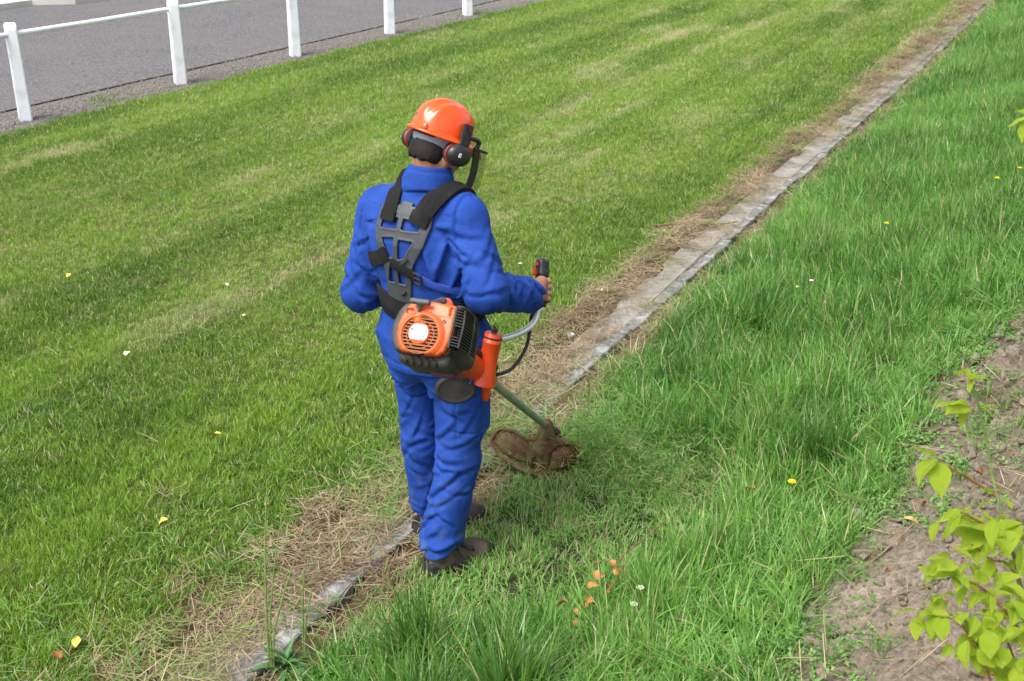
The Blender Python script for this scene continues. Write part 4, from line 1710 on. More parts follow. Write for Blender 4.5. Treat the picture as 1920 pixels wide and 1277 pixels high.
def grip_sdf(p, g0, g1):
    u = nrm(g1 - g0)
    L = np.linalg.norm(g1 - g0)
    t = (p - g0) @ u
    fwd = nrm(np.array([.1, 1, 0]) - u * u[1])
    a = (p - g0) @ fwd
    s = (p - g0) @ np.cross(u, fwd)
    d = rcone(p, g0 + u * .01, g1 - u * .03, .0165, .0175)
    hd = np.stack([s, a, t - L + .012], -1)
    d = smin(d, rbox(hd, (0, 0, .006), (.019, .025, .034), .014), .012)
    return d


g0, g1 = GRIP_R
v, q = net(lambda p: grip_sdf(p, g0, g1), *grid(np.minimum(g0, g1) - .05, np.maximum(g0, g1) + .055, .003))
gp_ = add('grip', mesh('grip', [l2e(a) for a in v], q, M['black_plastic']), cut)
u_ = nrm(g1 - g0)
fw = nrm(np.array([.1, 1, 0]) - u_ * u_[1])
sd_ = np.cross(fw, u_)
bt = MB()
c0 = g1 + u_ * .004 - fw * .026
bt.put([l2e(c0 + sd_ * a - fw * b_ + u_ * c) for a in (-.008, .004) for b_ in (-.006, .004) for c in (-.006, .006)], [(0, 1, 3, 2), (4, 6, 7, 5), (0, 4, 5, 1), (2, 3, 7, 6), (0, 2, 6, 4), (1, 5, 7, 3)])
add('stop_switch', bt.me('stop_switch', M['red'], True, .001), gp_)
bt = MB()
c0 = g1 - u_ * .022 - fw * .022 - sd_ * .012
bt.put([l2e(c0 + sd_ * a - fw * b_ + u_ * c) for a in (-.007, .007) for b_ in (-.01, .009) for c in (-.012, .012)], [(0, 1, 3, 2), (4, 6, 7, 5), (0, 4, 5, 1), (2, 3, 7, 6), (0, 2, 6, 4), (1, 5, 7, 3)])
add('trigger', bt.me('trigger', M['red'], True, .002), gp_)
g0, g1 = GRIP_L
lg_ = MB().tube([l2e(g0), l2e(g0 + (g1 - g0) * .5), l2e(g1)], [.0165, .0175, .0165], 14)
add('grip', lg_.me('grip', M['black_rubber']), cut)
cb = MB().tube([l2e(a) for a in spline([GRIP_R[0] + np.array([.006, -.012, .01]), (.272, .225, .955), (.286, .185, .915), (.300, .130, .868), (.296, .055, .826), (.272, .010, .812), (.240, -.015, .812)], 8)], .0062, 10)
add('cable', cb.me('cable', M['black_rubber']), cut)

# cutting head: gear case, guard, line head
gcz = w2e(HEADP)
gb = MB()
gb.tube([(0, SHL - .075, 0), (0, SHL - .05, 0), (0, SHL - .01, -.002), (0, SHL + .03, -.012)], [.018, .023, .027, .024], 16)
dn = nrm(np.array([-.05, .25, -1.0]) @ EM)       # downwards from the head
hp = np.array([0, SHL + .005, -.012])
gb.lathe([(.030, -.02), (.032, .01), (.030, .035), (.024, .05)], hp, dn, 20)
add('gear_case', gb.me('gear_case', M['dark_body']), cut)
tr_ = MB().lathe([(.022, .045), (.055, .050), (.062, .058), (.062, .080), (.055, .092), (.045, .105), (.020, .112)], hp, dn, 28)
add('line_head', tr_.me('line_head', M['red']), cut)
for s in (-1, 1):
    ll_ = MB()
    side_ = np.cross(dn, (0, 1, 0)) * s
    fwd_ = np.cross(dn, side_)
    ll_.tube([hp + dn * .07 + side_ * .055, hp + dn * .072 + side_ * .12 - fwd_ * .01, hp + dn * .078 + side_ * .17 - fwd_ * .03], .0015, 5)
    add('cutting_line', ll_.me('cutting_line', M['red']), cut)
# guard: curved apron on the man's side of the head, two pressed lobes
GO = np.array([-1.874, 3.93, .15])      # world, top of the apron where it meets the shaft
cyaw = R(24)
ga = np.array([math.cos(cyaw), math.sin(cyaw), 0])          # sideways
gn = np.array([math.sin(cyaw), -math.cos(cyaw), 0])         # towards the man
POL = [(-.235, -.020), (-.220, .020), (-.185, .045), (-.130, .045), (-.080, .025), (-.045, .025), (-.028, .060), (-.018, .090), (.018, .092), (.030, .060), (.045, .025), (.080, .012), (.115, .005), (.138, -.015), (.148, -.060), (.148, -.120), (.090, -.125), (.0, -.120), (-.080, -.105), (-.150, -.085), (-.205, -.060)]
LOB = [[(-.212, -.015), (-.190, .018), (-.140, .022), (-.080, -.005), (-.045, -.040), (-.050, -.075), (-.120, -.065), (-.185, -.045)],
       [(.030, -.075), (.036, -.030), (.060, -.012), (.100, -.012), (.125, -.035), (.130, -.080), (.080, -.088), (.030, -.088)]]


def guard_sdf(p):
    q = p - GO
    a, n_, c = q @ ga, q @ gn, q[..., 2]
    d2 = poly2(a, c, POL) - .006
    surf = .105 - 1.5 * a * a - .55 * np.clip(c + .02, 0, 1) - .25 * np.clip(-.02 - c, 0, 1) ** 1.0 * -1.0
    for L in LOB:
        ld = poly2(a, c, L) - .004
        surf = surf + .013 * np.clip(-ld / .022 + .3, 0, 1) - .009 * np.exp(-((ld - .004) / .0055) ** 2)
    surf = surf + .005 * np.exp(-(poly2(a, c, POL) / .006) ** 2)
    surf = surf + .006 * np.clip((-.092 - c) / .006, 0, 1) + .004 * np.exp(-((a - .0) / .024) ** 2) * (c < .02)
    neck = np.exp(-((a - .002) / .030) ** 2) * np.clip((c - .0) / .06, 0, 1) * .02
    surf = surf + neck
    d = smax(d2, np.abs(n_ - surf) * .8 - .0032, .002)
    # neck boss round the shaft and top deck joining apron and gear case
    boss = rcone(p, GO + np.array([.003, .0, .055]), GO + np.array([0, .03, -.04]), .027, .036)
    deck = smax(smax(np.abs(c + .02 + .1 * n_) - .004, d2, .003), smax(n_ - surf, -n_ - .02, .003), .003)
    deck = smax(deck, np.abs(a) - .10, .02)
    d = smin(d, deck, .010)
    return smin(d, boss, .016)


v, q = net(guard_sdf, *grid(GO + np.array([-.25, -.22, -.140]), GO + np.array([.19, .19, .115]), .0033))
gd = add('guard', mesh('guard', w2e(v), q, M['guard']), cut)


def skirt_sdf(p):
    q = p - GO
    a, n_, c = q @ ga, q @ gn, q[..., 2]
    d2 = poly2(a, c, [(-.170, -.074), (-.080, -.100), (.0, -.114), (.090, -.119), (.150, -.114), (.152, -.150), (.0, -.150), (-.165, -.118)]) - .002
    return smax(d2, np.abs(n_ - (.121 - 1.5 * a * a)) * .8 - .005, .002)


v, q = net(skirt_sdf, *grid(GO + np.array([-.24, -.22, -.165]), GO + np.array([.20, .10, -.06]), .0036))
add('skirt', mesh('skirt', w2e(v), q, M['dark_body']), gd)
for x0, x1, c in ((-.135, -.05, -.093), (.055, .135, -.094)):
    for xx in (x0, x1):
        hw = MB()
        s_ = .118 - 1.5 * xx * xx
        hw.put([w2e(GO + ga * (xx + a) + gn * (s_ + n_) + np.array([0, 0, c + e])) for a in (-.008, .008) for n_ in (-.012, .010) for e in (-.012, .012)], [(0, 1, 3, 2), (4, 6, 7, 5), (0, 4, 5, 1), (2, 3, 7, 6), (0, 2, 6, 4), (1, 5, 7, 3)])
        add('clip', hw.me('clip', M['dark_body'], True, .002), gd)

# ------------------------------------------------------------------ grass and litter: small tufts repeated by geometry nodes
def blades(name, n, rad, h0, h1, lean, curl, wid, seg, mats, bdry=.0, flat=0.0, seed=1, az=None, lift=0.0, azs=.6, cut=0.0):
    r = np.random.default_rng(seed)
    V, F, B, D = [], [], [], []
    for i in range(n):
        rr, ra = rad * math.sqrt(r.random()), r.random() * 6.283
        p = np.array([rr * math.cos(ra), rr * math.sin(ra), -.004 + lift * r.random()])
        a = r.random() * 6.283 if az is None else az + r.normal() * azs
        L = h0 + (h1 - h0) * r.random()
        ph = abs(r.normal()) * lean + flat
        cu = curl * (r.random() * 1.2 - .2)
        d = np.array([math.cos(a), math.sin(a), 0])
        tw = r.normal() * .6
        w = wid * (.7 + .6 * r.random())
        bv, dv = r.random(), 1.0 if r.random() < bdry else r.random() * .25
        k0 = len(V)
        for s in range(seg + 1):
            t = s / seg
            sd = np.array([-math.sin(a + tw * t), math.cos(a + tw * t), 0])
            ww = w * (1 - t ** 2.2 * (1 - cut)) * (.75 + .5 * min(t * 3, 1) * (1 - t * .3))
            if s < seg or cut > 0:
                V += [p - sd * ww * .5, p + sd * ww * .5]
                B += [bv, bv]
                D += [dv, dv]
            else:
                V.append(p)
                B.append(bv)
                D.append(dv)
            f = ph + cu * (t + .5 / seg)
            p = p + (d * math.sin(f) + np.array([0, 0, math.cos(f)])) * L / seg
            if p[2] < .001:
                p[2] = .001 + .002 * r.random()
        m = seg if cut > 0 else seg - 1
        for s in range(m):
            F.append((k0 + 2 * s, k0 + 2 * s + 1, k0 + 2 * s + 3, k0 + 2 * s + 2))
        if cut == 0:
            F.append((k0 + 2 * seg - 2, k0 + 2 * seg - 1, k0 + 2 * seg))
    me = mesh(name, V, F, mats, True)
    for nm, arr in (('blade', B), ('bdry', D)):
        me.attributes.new(nm, 'FLOAT', 'POINT').data.foreach_set('value', np.array(arr, np.float32))
    return me


def rosette(name, n, rad, L0, L1, wid, mats, seed, up=.5, lobes=0):
    """low broad-leaved plant"""
    r = np.random.default_rng(seed)
    V, F, B, D = [], [], [], []
    for i in range(n):
        rr, ra = rad * math.sqrt(r.random()), r.random() * 6.283
        p0 = np.array([rr * math.cos(ra), rr * math.sin(ra), r.random() * .02])
        a = r.random() * 6.283
        L = L0 + (L1 - L0) * r.random()
        d = np.array([math.cos(a), math.sin(a), 0])
        sd = np.array([-d[1], d[0], 0])
        k0 = len(V)
        bv, dv = r.random(), r.random() * .3
        th = up + r.normal() * .3
        for s, wd in enumerate((.15, .85, 1.0, .1)):
            t = s / 3
            c = p0 + d * L * t * math.cos(th) + np.array([0, 0, 1]) * (L * t * math.sin(th) - L * .5 * t * t)
            c[2] = max(c[2], .003)
            e = wid * wd * (.8 + .4 * r.random())
            V += [c - sd * e + (0, 0, e * .3), c + sd * e + (0, 0, e * .3)]
            B += [bv, bv]
            D += [dv, dv]
        F += [(k0 + 2 * s, k0 + 2 * s + 1, k0 + 2 * s + 3, k0 + 2 * s + 2) for s in range(3)]
    me = mesh(name, V, F, mats, True)
    for nm, arr in (('blade', B), ('bdry', D)):
        me.attributes.new(nm, 'FLOAT', 'POINT').data.foreach_set('value', np.array(arr, np.float32))
    return me


def clod(name, seed, mats, sub=2, rough=.35):
    bm = bmesh.new()
    bmesh.ops.create_icosphere(bm, subdivisions=sub, radius=1)
    r = np.random.default_rng(seed)
    o = r.random(3) * 20
    sc = .7 + .6 * r.random(3)
    for v in bm.verts:
        c = np.array(v.co)
        k = 1 + rough * 2 * (vnoise(c * 1.6 + o) - .5) + rough * (vnoise(c * 4 + o) - .5)
        v.co = Vector(c * k * sc)
    me = bpy.data.meshes.new(name)
    bm.to_mesh(me)
    bm.free()
    me.materials.append(mats)
    me.polygons.foreach_set('use_smooth', [True] * len(me.polygons))
    return me


_gn = {}


def scatter(name, kinds, pos, rot, scl, idx, tint, dry, kind='stuff'):
    """one object: points carrying rotation, scale, kind, colour; geometry nodes put a tuft on each"""
    c = bpy.data.collections.new(name + '_kinds')
    for i, me in enumerate(kinds):
        c.objects.link(bpy.data.objects.new('%s_kind_%02d' % (name, i), me))
    me = bpy.data.meshes.new(name)
    n = len(pos)
    me.vertices.add(n)
    me.vertices.foreach_set('co', np.asarray(pos, np.float32).ravel())
    for nm, typ, arr, key in (('rot', 'FLOAT_VECTOR', rot, 'vector'), ('scl', 'FLOAT_VECTOR', scl, 'vector'), ('idx', 'INT', idx, 'value'), ('tint', 'FLOAT', tint, 'value'), ('dry', 'FLOAT', dry, 'value')):
        a = me.attributes.new(nm, typ, 'POINT')
        a.data.foreach_set(key, np.asarray(arr, np.int32 if typ == 'INT' else np.float32).ravel())
    o = add(name, me, kind=kind)
    ng = bpy.data.node_groups.new(name + '_nodes', 'GeometryNodeTree')
    ng.interface.new_socket('Geometry', in_out='INPUT', socket_type='NodeSocketGeometry')
    ng.interface.new_socket('Geometry', in_out='OUTPUT', socket_type='NodeSocketGeometry')
    N, L = ng.nodes, ng.links
    gi, go = N.new('NodeGroupInput'), N.new('NodeGroupOutput')
    mp = N.new('GeometryNodeMeshToPoints')
    ip = N.new('GeometryNodeInstanceOnPoints')
    ci = N.new('GeometryNodeCollectionInfo')
    ci.inputs['Collection'].default_value = c
    ci.inputs['Separate Children'].default_value = True
    ci.inputs['Reset Children'].default_value = True
    ip.inputs['Pick Instance'].default_value = True

    def na(nm, dt):
        a = N.new('GeometryNodeInputNamedAttribute')
        a.data_type = dt
        a.inputs['Name'].default_value = nm
        return a.outputs['Attribute']
    er = N.new('FunctionNodeEulerToRotation')
    L.new(na('rot', 'FLOAT_VECTOR'), er.inputs[0])
    L.new(gi.outputs[0], mp.inputs['Mesh'])
    L.new(mp.outputs[0], ip.inputs['Points'])
    L.new(ci.outputs[0], ip.inputs['Instance'])
    L.new(na('idx', 'INT'), ip.inputs['Instance Index'])
    L.new(er.outputs[0], ip.inputs['Rotation'])
    L.new(na('scl', 'FLOAT_VECTOR'), ip.inputs['Scale'])
    L.new(ip.outputs[0], go.inputs[0])
    md = o.modifiers.new('tufts', 'NODES')
    md.node_group = ng
    return o


def sample(n, x0, x1, y0, y1, dens):
    """points kept with probability dens(x,y) inside the seen part of the ground"""
    x = rng.uniform(x0, x1, n)
    y = rng.uniform(y0, y1, n)
    z = ground_z(x, y)
    ok, d = in_view(x, y, z)
    ok &= rng.random(n) < dens(x, y, d)
    return x[ok], y[ok], z[ok], d[ok]


def spin(n, lean=.1):
    return np.stack([rng.normal(0, lean, n), rng.normal(0, lean, n), rng.uniform(0, 6.283, n)], 1)


# --- mown lawn
G_ = M['grass']
lawn_k = [blades('lawn_tuft', 60, .055, .016, .038, .40, .9, .0026, 2, G_, .15, seed=s) for s in (11, 12, 13)] + \
         [blades('lawn_tuft', 46, .060, .026, .060, .45, 1.1, .0029, 3, G_, .10, seed=s) for s in (14, 15, 16)]


def straw_edge(y):
    return -2.50 - .05 * (y < 2.6) + .16 * (fbm2(y, y * 0, 2.2, 12) - .5) + .06 * (n2(y, y * 0, 9., 13) - .5)


def lawn_d(x, y, d):
    k = np.clip(1.25 - d / 22, .42, 1)
    e = np.clip((straw_edge(y) - x) / .05 + .5, 0, 1)
    ev = np.clip((x + 9.16 - .10 * (n2(x, y, 2.5, 4) - .5) - .06 * (n2(x, y, 9, 4) - .5)) / .04, 0, 1)
    e = np.maximum(e, .16 * (x < -2.40) * (y < 5.5) + .05 * (y < 5.5))
    bare = 1 - .45 * np.clip((fbm2(x, y, 1.8, 21, 3) - .60) / .1, 0, 1)
    return k * e * ev * bare


x, y, z, d = sample(176000, -9.3, -2.4, .5, 30, lawn_d)
n = len(x)
lush = np.clip((4.6 - y) / 1.6, 0, 1) * .75 + .9 * np.exp(-((x + 2.85) / .28) ** 2) * np.clip((12 - y) / 6, .25, 1)
idx = np.where(rng.random(n) < lush * .9, rng.integers(3, 6, n), rng.integers(0, 3, n))
s = rng.uniform(.8, 1.2, n) * np.clip(d / 9, 1, 1.55)
hz = s * rng.uniform(.75, 1.2, n) * (.75 + .55 * fbm2(x, y, 2.3, 31))
# mowing passes run along the lawn: the blades lie one way, then the other
lanew = .62
lane = x + .10 * (fbm2(x, y, .35, 17, 2) - .5)
ln_ = np.floor(lane / lanew).astype(int)
lane_dir = np.where(ln_ % 2 == 0, 1.0, -1.0)
fr_ = np.abs(lane / lanew - ln_ - .5) * 2
rot = spin(n, .12)
Rm = np.zeros((n, 3))
leanv = .38 * lane_dir * (.5 + fbm2(x, y, .8, 5))
rot[:, 0] -= leanv * np.cos(rot[:, 2] * 0)
stripe = fbm2(x + .05 * np.sin(y * .9), y * .05, 4.6, 43, 2)
tint = .54 + .75 * (fbm2(x, y * .5, .9, 41, 4) - .5) + .9 * (stripe - .5) + .55 * (fbm2(x, y, 3.1, 44, 3) - .5) + .10 * lane_dir + .16 * np.clip((y - 4) / 5, 0, 1) + rng.normal(0, .14, n)
n_l = n2(x * 1.0, y * .08, 2.4, 51, .6)
dry = .05 + .75 * np.clip((fbm2(x, y * .35, 1.6, 61, 4) - .54) / .2, 0, 1) * .30 + .20 * np.clip((fr_ - .84) / .16, 0, 1) * np.clip((n2(x, y * .25, 3.0, 71) - .42) / .2, 0, 1) + .18 * np.clip((fbm2(x, y * .4, 3.5, 62, 3) - .55) / .15, 0, 1)
dry = dry + .22 * np.clip((stripe - .54) / .2, 0, 1) * (.4 + fbm2(x, y * .3, 2, 45)) + .14 * np.clip((y - 4) / 5, 0, 1) + rng.normal(0, .08, n)
dry = dry * (1 - .6 * np.clip(lush, 0, 1))
# blades combed to the lane: keep Euler Z last so that X leans world-wise
scatter('lawn_grass', lawn_k, np.stack([x, y, z], 1), rot, np.stack([s, s, hz], 1), idx, np.clip(tint, 0, 1.2), np.clip(dry, 0, .85))

# --- long grass on the bank
K = M['long']
broad_k = [blades('broad_tuft', 12, .040, .12, .28, .35, 1.8, .0062, 6, K, .03, seed=s) for s in (29, 30)]
long_k = [blades('bank_tuft', 26, .045, .10, .24, .28, 1.5, .0045, 5, K, .05, seed=s) for s in (21, 22, 23)] + \
         [blades('bank_tuft', 30, .050, .07, .17, .45, 1.4, .0038, 4, K, .07, seed=s) for s in (24, 25, 26)] + \
         [blades('stubble_tuft', 40, .060, .025, .075, .5, .9, .0034, 3, K, .20, seed=s, cut=.35) for s in (27, 28)] + broad_k
MOWN = [(-2.06, 3.55), (-1.95, 4.10), (-1.60, 4.20), (-1.15, 4.10), (-.90, 3.75), (-1.02, 3.20), (-1.35, 2.88), (-1.68, 2.60), (-2.0, 2.55), (-2.1, 3.1)]


def mownness(x, y):
    return np.clip(1.2 * (((x + 1.88) / .26) ** 2 + ((y - 2.88) / .30) ** 2 < 1) + -poly2(x, y, MOWN) / .15 + .5 + .8 * (fbm2(x, y, 5, 81) - .5), 0, 1)


def long_d(x, y, d):
    s = soilness(x, y)
    e = np.clip((x + 2.02 - .10 * (fbm2(x, y, 3, 91) - .5)) / .10, 0, 1)
    near = np.clip(1.2 - d / 22, .35, 1)
    bodies = .30 * np.clip((2.9 - y) / .5, 0, 1) * 0
    return near * e * (1 - .985 * s) ** 1.6 * (1 - .25 * mownness(x, y)) * np.clip(.70 + 1.0 * (fbm2(x, y, 3.2, 92) - .4), .25, 1)


x, y, z, d = sample(156000, -2.1, 6.5, .3, 30, long_d)
n = len(x)
mw = mownness(x, y)
sl = soilness(x + .35, y)
r_ = rng.random(n)
idx = np.where(r_ < mw, rng.integers(6, 8, n), np.where(rng.random(n) < .55 - .4 * sl, rng.integers(0, 3, n), rng.integers(3, 6, n)))
idx = np.where((idx < 6) & (rng.random(n) < .28 * np.clip((fbm2(x, y, 1.7, 94) - .5) / .1, 0, 1) + .02), rng.integers(8, 10, n), idx)
hump = fbm2(x, y, 2.0, 95, 3)
s = rng.uniform(.75, 1.15, n) * np.clip(d / 12, 1, 1.5)
edge = np.clip((x + 2.0) / .35, .55, 1)
hz = s * (.30 + 1.5 * hump) * edge * (1 - .35 * sl) * (1 - .12 * np.clip((y - 5) / 8, 0, 1))
hz = np.where(mw > .5, s * rng.uniform(.7, 1.1, n), hz)
tint = .56 + 1.1 * (fbm2(x, y, 1.1, 96, 4) - .5) + .8 * (fbm2(x, y, 5, 97) - .5) + .34 * mw + rng.normal(0, .12, n)
dry = .10 + .5 * np.clip((fbm2(x, y, 2.2, 98) - .60) / .15, 0, 1) * .5 + .40 * mw * rng.random(n) + .35 * np.exp(-((x + 1.98) / .05) ** 2)
rot = spin(n, .16)
rot[:, 1] -= .10
scatter('long_grass', long_k, np.stack([x, y, z], 1), rot, np.stack([s, s, hz], 1), idx, np.clip(tint, 0, 1.2), np.clip(dry, 0, .8))

# --- clover and small weeds among the grass and out over the soil
W_ = M['weed']
weed_k = [rosette('low_weed', 40, .050, .010, .022, .0038, W_, s, .7) for s in (31, 32)] + [rosette('low_weed', 24, .05, .018, .036, .0048, W_, s, .6) for s in (33, 34)] + \
         [blades('thin_tuft', 22, .03, .04, .11, .4, 1.2, .0028, 3, K, .15, seed=35)]


def weed_d(x, y, d):
    s = soilness(x, y)
    pat = np.clip((fbm2(x, y, 2.6, 101, 3) - .44) / .14, 0, 1)
    near_edge = np.exp(-((x - soil_edge(y) + .02) / .26) ** 2)
    return np.clip(near_edge * (.06 + .60 * pat) + .05 * pat * s + .05 * (x < soil_edge(y)), 0, 1) * np.clip((9 - y) / 3, 0, 1)


x, y, z, d = sample(46000, -1.9, 2.2, .3, 9, weed_d)
n = len(x)
idx = rng.integers(0, 5, n)
s = rng.uniform(.6, 1.25, n)
scatter('ground_cover', weed_k, np.stack([x, y, z], 1), spin(n, .15), np.stack([s, s, s], 1), idx, np.clip(.3 + .7 * (fbm2(x, y, 2, 103) - .4) + rng.normal(0, .15, n), 0, 1.1), np.clip(.12 + rng.normal(0, .12, n), 0, .7))

# --- dry clippings in a band beside the drain and over the kerb near the man
S_ = M['straw']
straw_k = [blades('straw_wisp', 26, .07, .04, .12, .12, .35, .0026, 3, S_, .04, flat=1.38, seed=s, lift=.035, cut=.6) for s in (41, 42, 43, 44)] + \
          [blades('straw_wisp', 16, .06, .03, .10, .3, .5, .0024, 3, S_, .03, flat=1.1, seed=45, lift=.03, cut=.6)]


def straw_d(x, y, d):
    c = -2.445 + .03 * np.sin(y * 1.7)
    w = .085 + .06 * (fbm2(y, y * 0, 1.3, 111) - .5) * 2
    near = np.clip((5.6 - y) / .8, 0, 1)
    far = np.clip((y - 11) / 8, 0, 1)
    a = np.exp(-np.abs((x - c) / w) ** 3.0) * (.85 - .3 * far) * np.clip(.45 + 1.5 * (fbm2(x, y, 2.8, 115) - .3), .15, 1)
    a = np.where(y < 5.2, a * .6, a)
    a = np.where((x > -2.40) & (y > 5.4), a * .25, a)
    b = np.clip((x + 2.50) / .12, 0, 1) * np.clip((-1.90 - x) / .14, 0, 1) * near * np.where((x < -2.17) & (x > -2.37), .95, np.clip(np.where(x < -2.17, .42, .30) + 1.0 * (fbm2(x, y, 3.0, 112) - .5), .04, 1)) * np.clip((x + 2.50) / .16, .25, 1)
    kerb = np.exp(-((x + 2.128) / .045) ** 2)
    b = b * (1 - .95 * kerb * np.clip((3.3 - y) / .4, .45, 1) * (n2(y, y * 0, 3.0, 114) > .15))
    e = np.exp(-np.abs((x + 1.99) / .06) ** 3) * (.40 - .2 * far)
    over = .40 * (np.abs(x + 2.27) < .13) * (n2(y, y * 0, .9, 113) > .66) * (y > 5) * (y < 15) + .55 * (y > 5) * np.exp(-np.abs((x + 2.345) / .03) ** 2) + .11 * (y > 5) * (np.abs(x + 2.24) < .12)
    sp_ = .010 * (x < -2.5) * np.exp((x + 2.5) / .5) * (y < 5)
    behind = .22 * np.clip((x + 2.75) / .2, 0, 1) * np.clip((-2.45 - x) / .05, 0, 1) * np.clip((2.75 - y) / .4, 0, 1)
    return np.clip(np.maximum.reduce([a, b, e, over, sp_, behind]), 0, 1)


x, y, z, d = sample(35500, -3.6, -1.7, .4, 30, straw_d)
n = len(x)
idx = rng.integers(0, 5, n)
s = rng.uniform(.7, 1.15, n) * np.clip(d / 10, 1, 1.6)
on_slab = (x > -2.36) & (x < -2.09)
zz = np.where(on_slab, np.maximum(z, .012) + .004, z + .004)
grn = .14 + .6 * (fbm2(x, y, 4, 117) > .54) * rng.random(n)
scatter('dry_clippings', straw_k, np.stack([x, y, zz + .012 * rng.random(n)], 1), spin(n, .14), np.stack([s, s, s], 1), idx, np.clip(.35 + .9 * (fbm2(x, y, 3, 118) - .45) + rng.normal(0, .15, n), 0, 1.1), np.clip(grn, 0, .75))

# --- freshly cut long blades lying about
fresh_k = [blades('cut_wisp', 6, .08, .05, .16, .12, .35, .0036, 4, K, .10, flat=1.42, seed=s, lift=.035, cut=.5) for s in (51, 52, 53)]


def fresh_d(x, y, d):
    a = np.exp(-((x + 2.72) / .28) ** 2) * np.clip((3.3 - y) / .6, 0, 1) * np.clip((fbm2(x, y, 2.4, 121) - .38) / .2, 0, 1)
    b = .16 * mownness(x, y)
    c = .25 * np.clip((x + 2.7) / .2, 0, 1) * np.clip((-1.8 - x) / .2, 0, 1) * np.clip((4.6 - y) / 1, 0, 1)
    e = .35 * np.exp(-((x + 1.35) / .45) ** 2 - ((y - 4.10) / .22) ** 2)
    f = .03 * (x < -2.7) * (y < 5) + .06 * (x > -1.9) * (y < 7)
    return np.clip(np.maximum.reduce([a, b, c, e, f]), 0, 1)


x, y, z, d = sample(5200, -5, .3, 1.3, 7, fresh_d)
n = len(x)
s = rng.uniform(.6, 1.15, n)
on_slab = (x > -2.36) & (x < -2.09)
zz = np.where(on_slab, np.maximum(z, .02), z) + .02 + .02 * rng.random(n)
scatter('cut_blades', fresh_k, np.stack([x, y, zz], 1), spin(n, .12), np.stack([s, s, s], 1), rng.integers(0, 3, n), np.clip(.45 + rng.normal(0, .22, n), 0, 1.1), np.clip(.15 + rng.normal(0, .15, n), 0, .8))

# --- clippings thrown up round the guard
fly_k = [blades('flying_blade', 1, .001, .02, .075, .3, .8, .0024, 3, K, .2, seed=s, cut=.5) for s in (61, 62, 63, 64)]
n = 9500
hx, hy = -1.87, 3.98
ang = rng.normal(0, 1, n)
side_ = rng.random(n)
r1 = np.abs(rng.normal(0, .34, n)) + .12
aa = np.where(side_ < .72, R(-16) + .24 * ang, np.where(side_ < .85, R(172) + .55 * ang, rng.uniform(0, 6.28, n)))
x = hx + r1 * np.cos(aa)
y = hy + r1 * np.sin(aa) + .05
z = ground_z(x, y) + np.abs(rng.normal(.02, .10, n)) * np.clip(1.3 - r1, .3, 1) + .03
k = 650                                              # a drift of them over the drain behind the man's leg
x[:k] = rng.normal(-2.27, .10, k)
y[:k] = rng.normal(3.45, .22, k)
z[:k] = np.abs(rng.normal(.06, .10, k)) + .02
s = rng.uniform(.45, 1.15, n)
scatter('flying_clippings', fly_k, np.stack([x, y, z], 1), rng.uniform(-3.1, 3.1, (n, 3)), np.stack([s, s, s], 1), rng.integers(0, 4, n), np.clip(1.0 + rng.normal(0, .25, n), 0, 1.4), np.clip(.34 + rng.normal(0, .2, n), 0, .8))

# --- clods, small stones and leaf crumbs on the bare soil
M['crumb'] = mat('leaf_crumb', (.30, .085, .022), .8, .2, .5, 30, col2=(.16, .075, .03))
clod_k = [clod('soil_clod', s, M['stone']) for s in (71, 72, 73, 74)]


def clod_d(x, y, d):
    return soilness(x, y) ** 2 * np.clip(.25 + 1.1 * (fbm2(x, y, 3.5, 131) - .35), 0, 1)


x, y, z, d = sample(60000, -1, 2.2, .4, 8.5, clod_d)
n = len(x)
s = .0035 + .015 * rng.random(n) ** 3.2 + .018 * (rng.random(n) < .010)
scatter('soil_clods', clod_k, np.stack([x, y, z + s * .2], 1), rng.uniform(-3.1, 3.1, (n, 3)), np.stack([s * rng.uniform(.7, 1.4, n), s * rng.uniform(.7, 1.4, n), s * rng.uniform(.5, 1, n)], 1), rng.integers(0, 4, n), np.zeros(n), np.zeros(n))


def leaf_mesh(name, L, W, mats, fold=.35, curl=.6, seed=0, n=8, wav=.15, tip=1.0):
    """leaf blade with a midrib fold, curl and uneven margin; base at the origin, along +Y"""
    r = np.random.default_rng(seed)
    V = []
    p = np.zeros(3)
    cols = (-1, -.55, 0, .55, 1)
    ph = r.random() * 6
    for i in range(n + 1):
        t = i / n
        w = W * .5 * (math.sin(math.pi * t ** .80) ** .85 if 0 < t < 1 else .03)
        w *= 1 + wav * (r.random() - .5)
        a = .25 - curl * t
        for c in cols:
            V.append((c * w, p[1], p[2] + abs(c) * w * fold + .05 * W * math.sin(t * 9 + ph + c)))
        p = p + np.array([0, math.cos(a), math.sin(a)]) * L / n
    m = len(cols)
    F = [(i * m + j, i * m + j + 1, (i + 1) * m + j + 1, (i + 1) * m + j) for i in range(n) for j in range(m - 1)]
    return mesh(name, V, F, mats, True)


crumb_k = [leaf_mesh('leaf_crumb', 1, .7, M['crumb'], .8, 2.2, s, 4) for s in (75, 76, 77)]
x, y, z, d = sample(5000, -1, 2.2, .4, 8, lambda x, y, d: .6 * soilness(x + .15, y) * np.clip((fbm2(x, y, 2.5, 133) - .35) / .2, 0, 1))
n = len(x)
s = rng.uniform(.007, .026, n)
scatter('leaf_crumbs', crumb_k, np.stack([x, y, z + .004], 1), np.stack([rng.normal(0, .5, n), rng.normal(0, .5, n), rng.uniform(0, 6.3, n)], 1), np.stack([s, s, s], 1), rng.integers(0, 3, n), np.zeros(n), np.zeros(n))
straw2 = [blades('dry_stalk', 3, .05, .05, .16, .1, .2, .0022, 3, S_, .0, flat=1.45, seed=s, lift=.01, cut=.7) for s in (46, 47)]
x, y, z, d = sample(6000, -1, 2.2, .4, 8, lambda x, y, d: .55 * soilness(x + .1, y))
n = len(x)
s = rng.uniform(.6, 1.2, n)
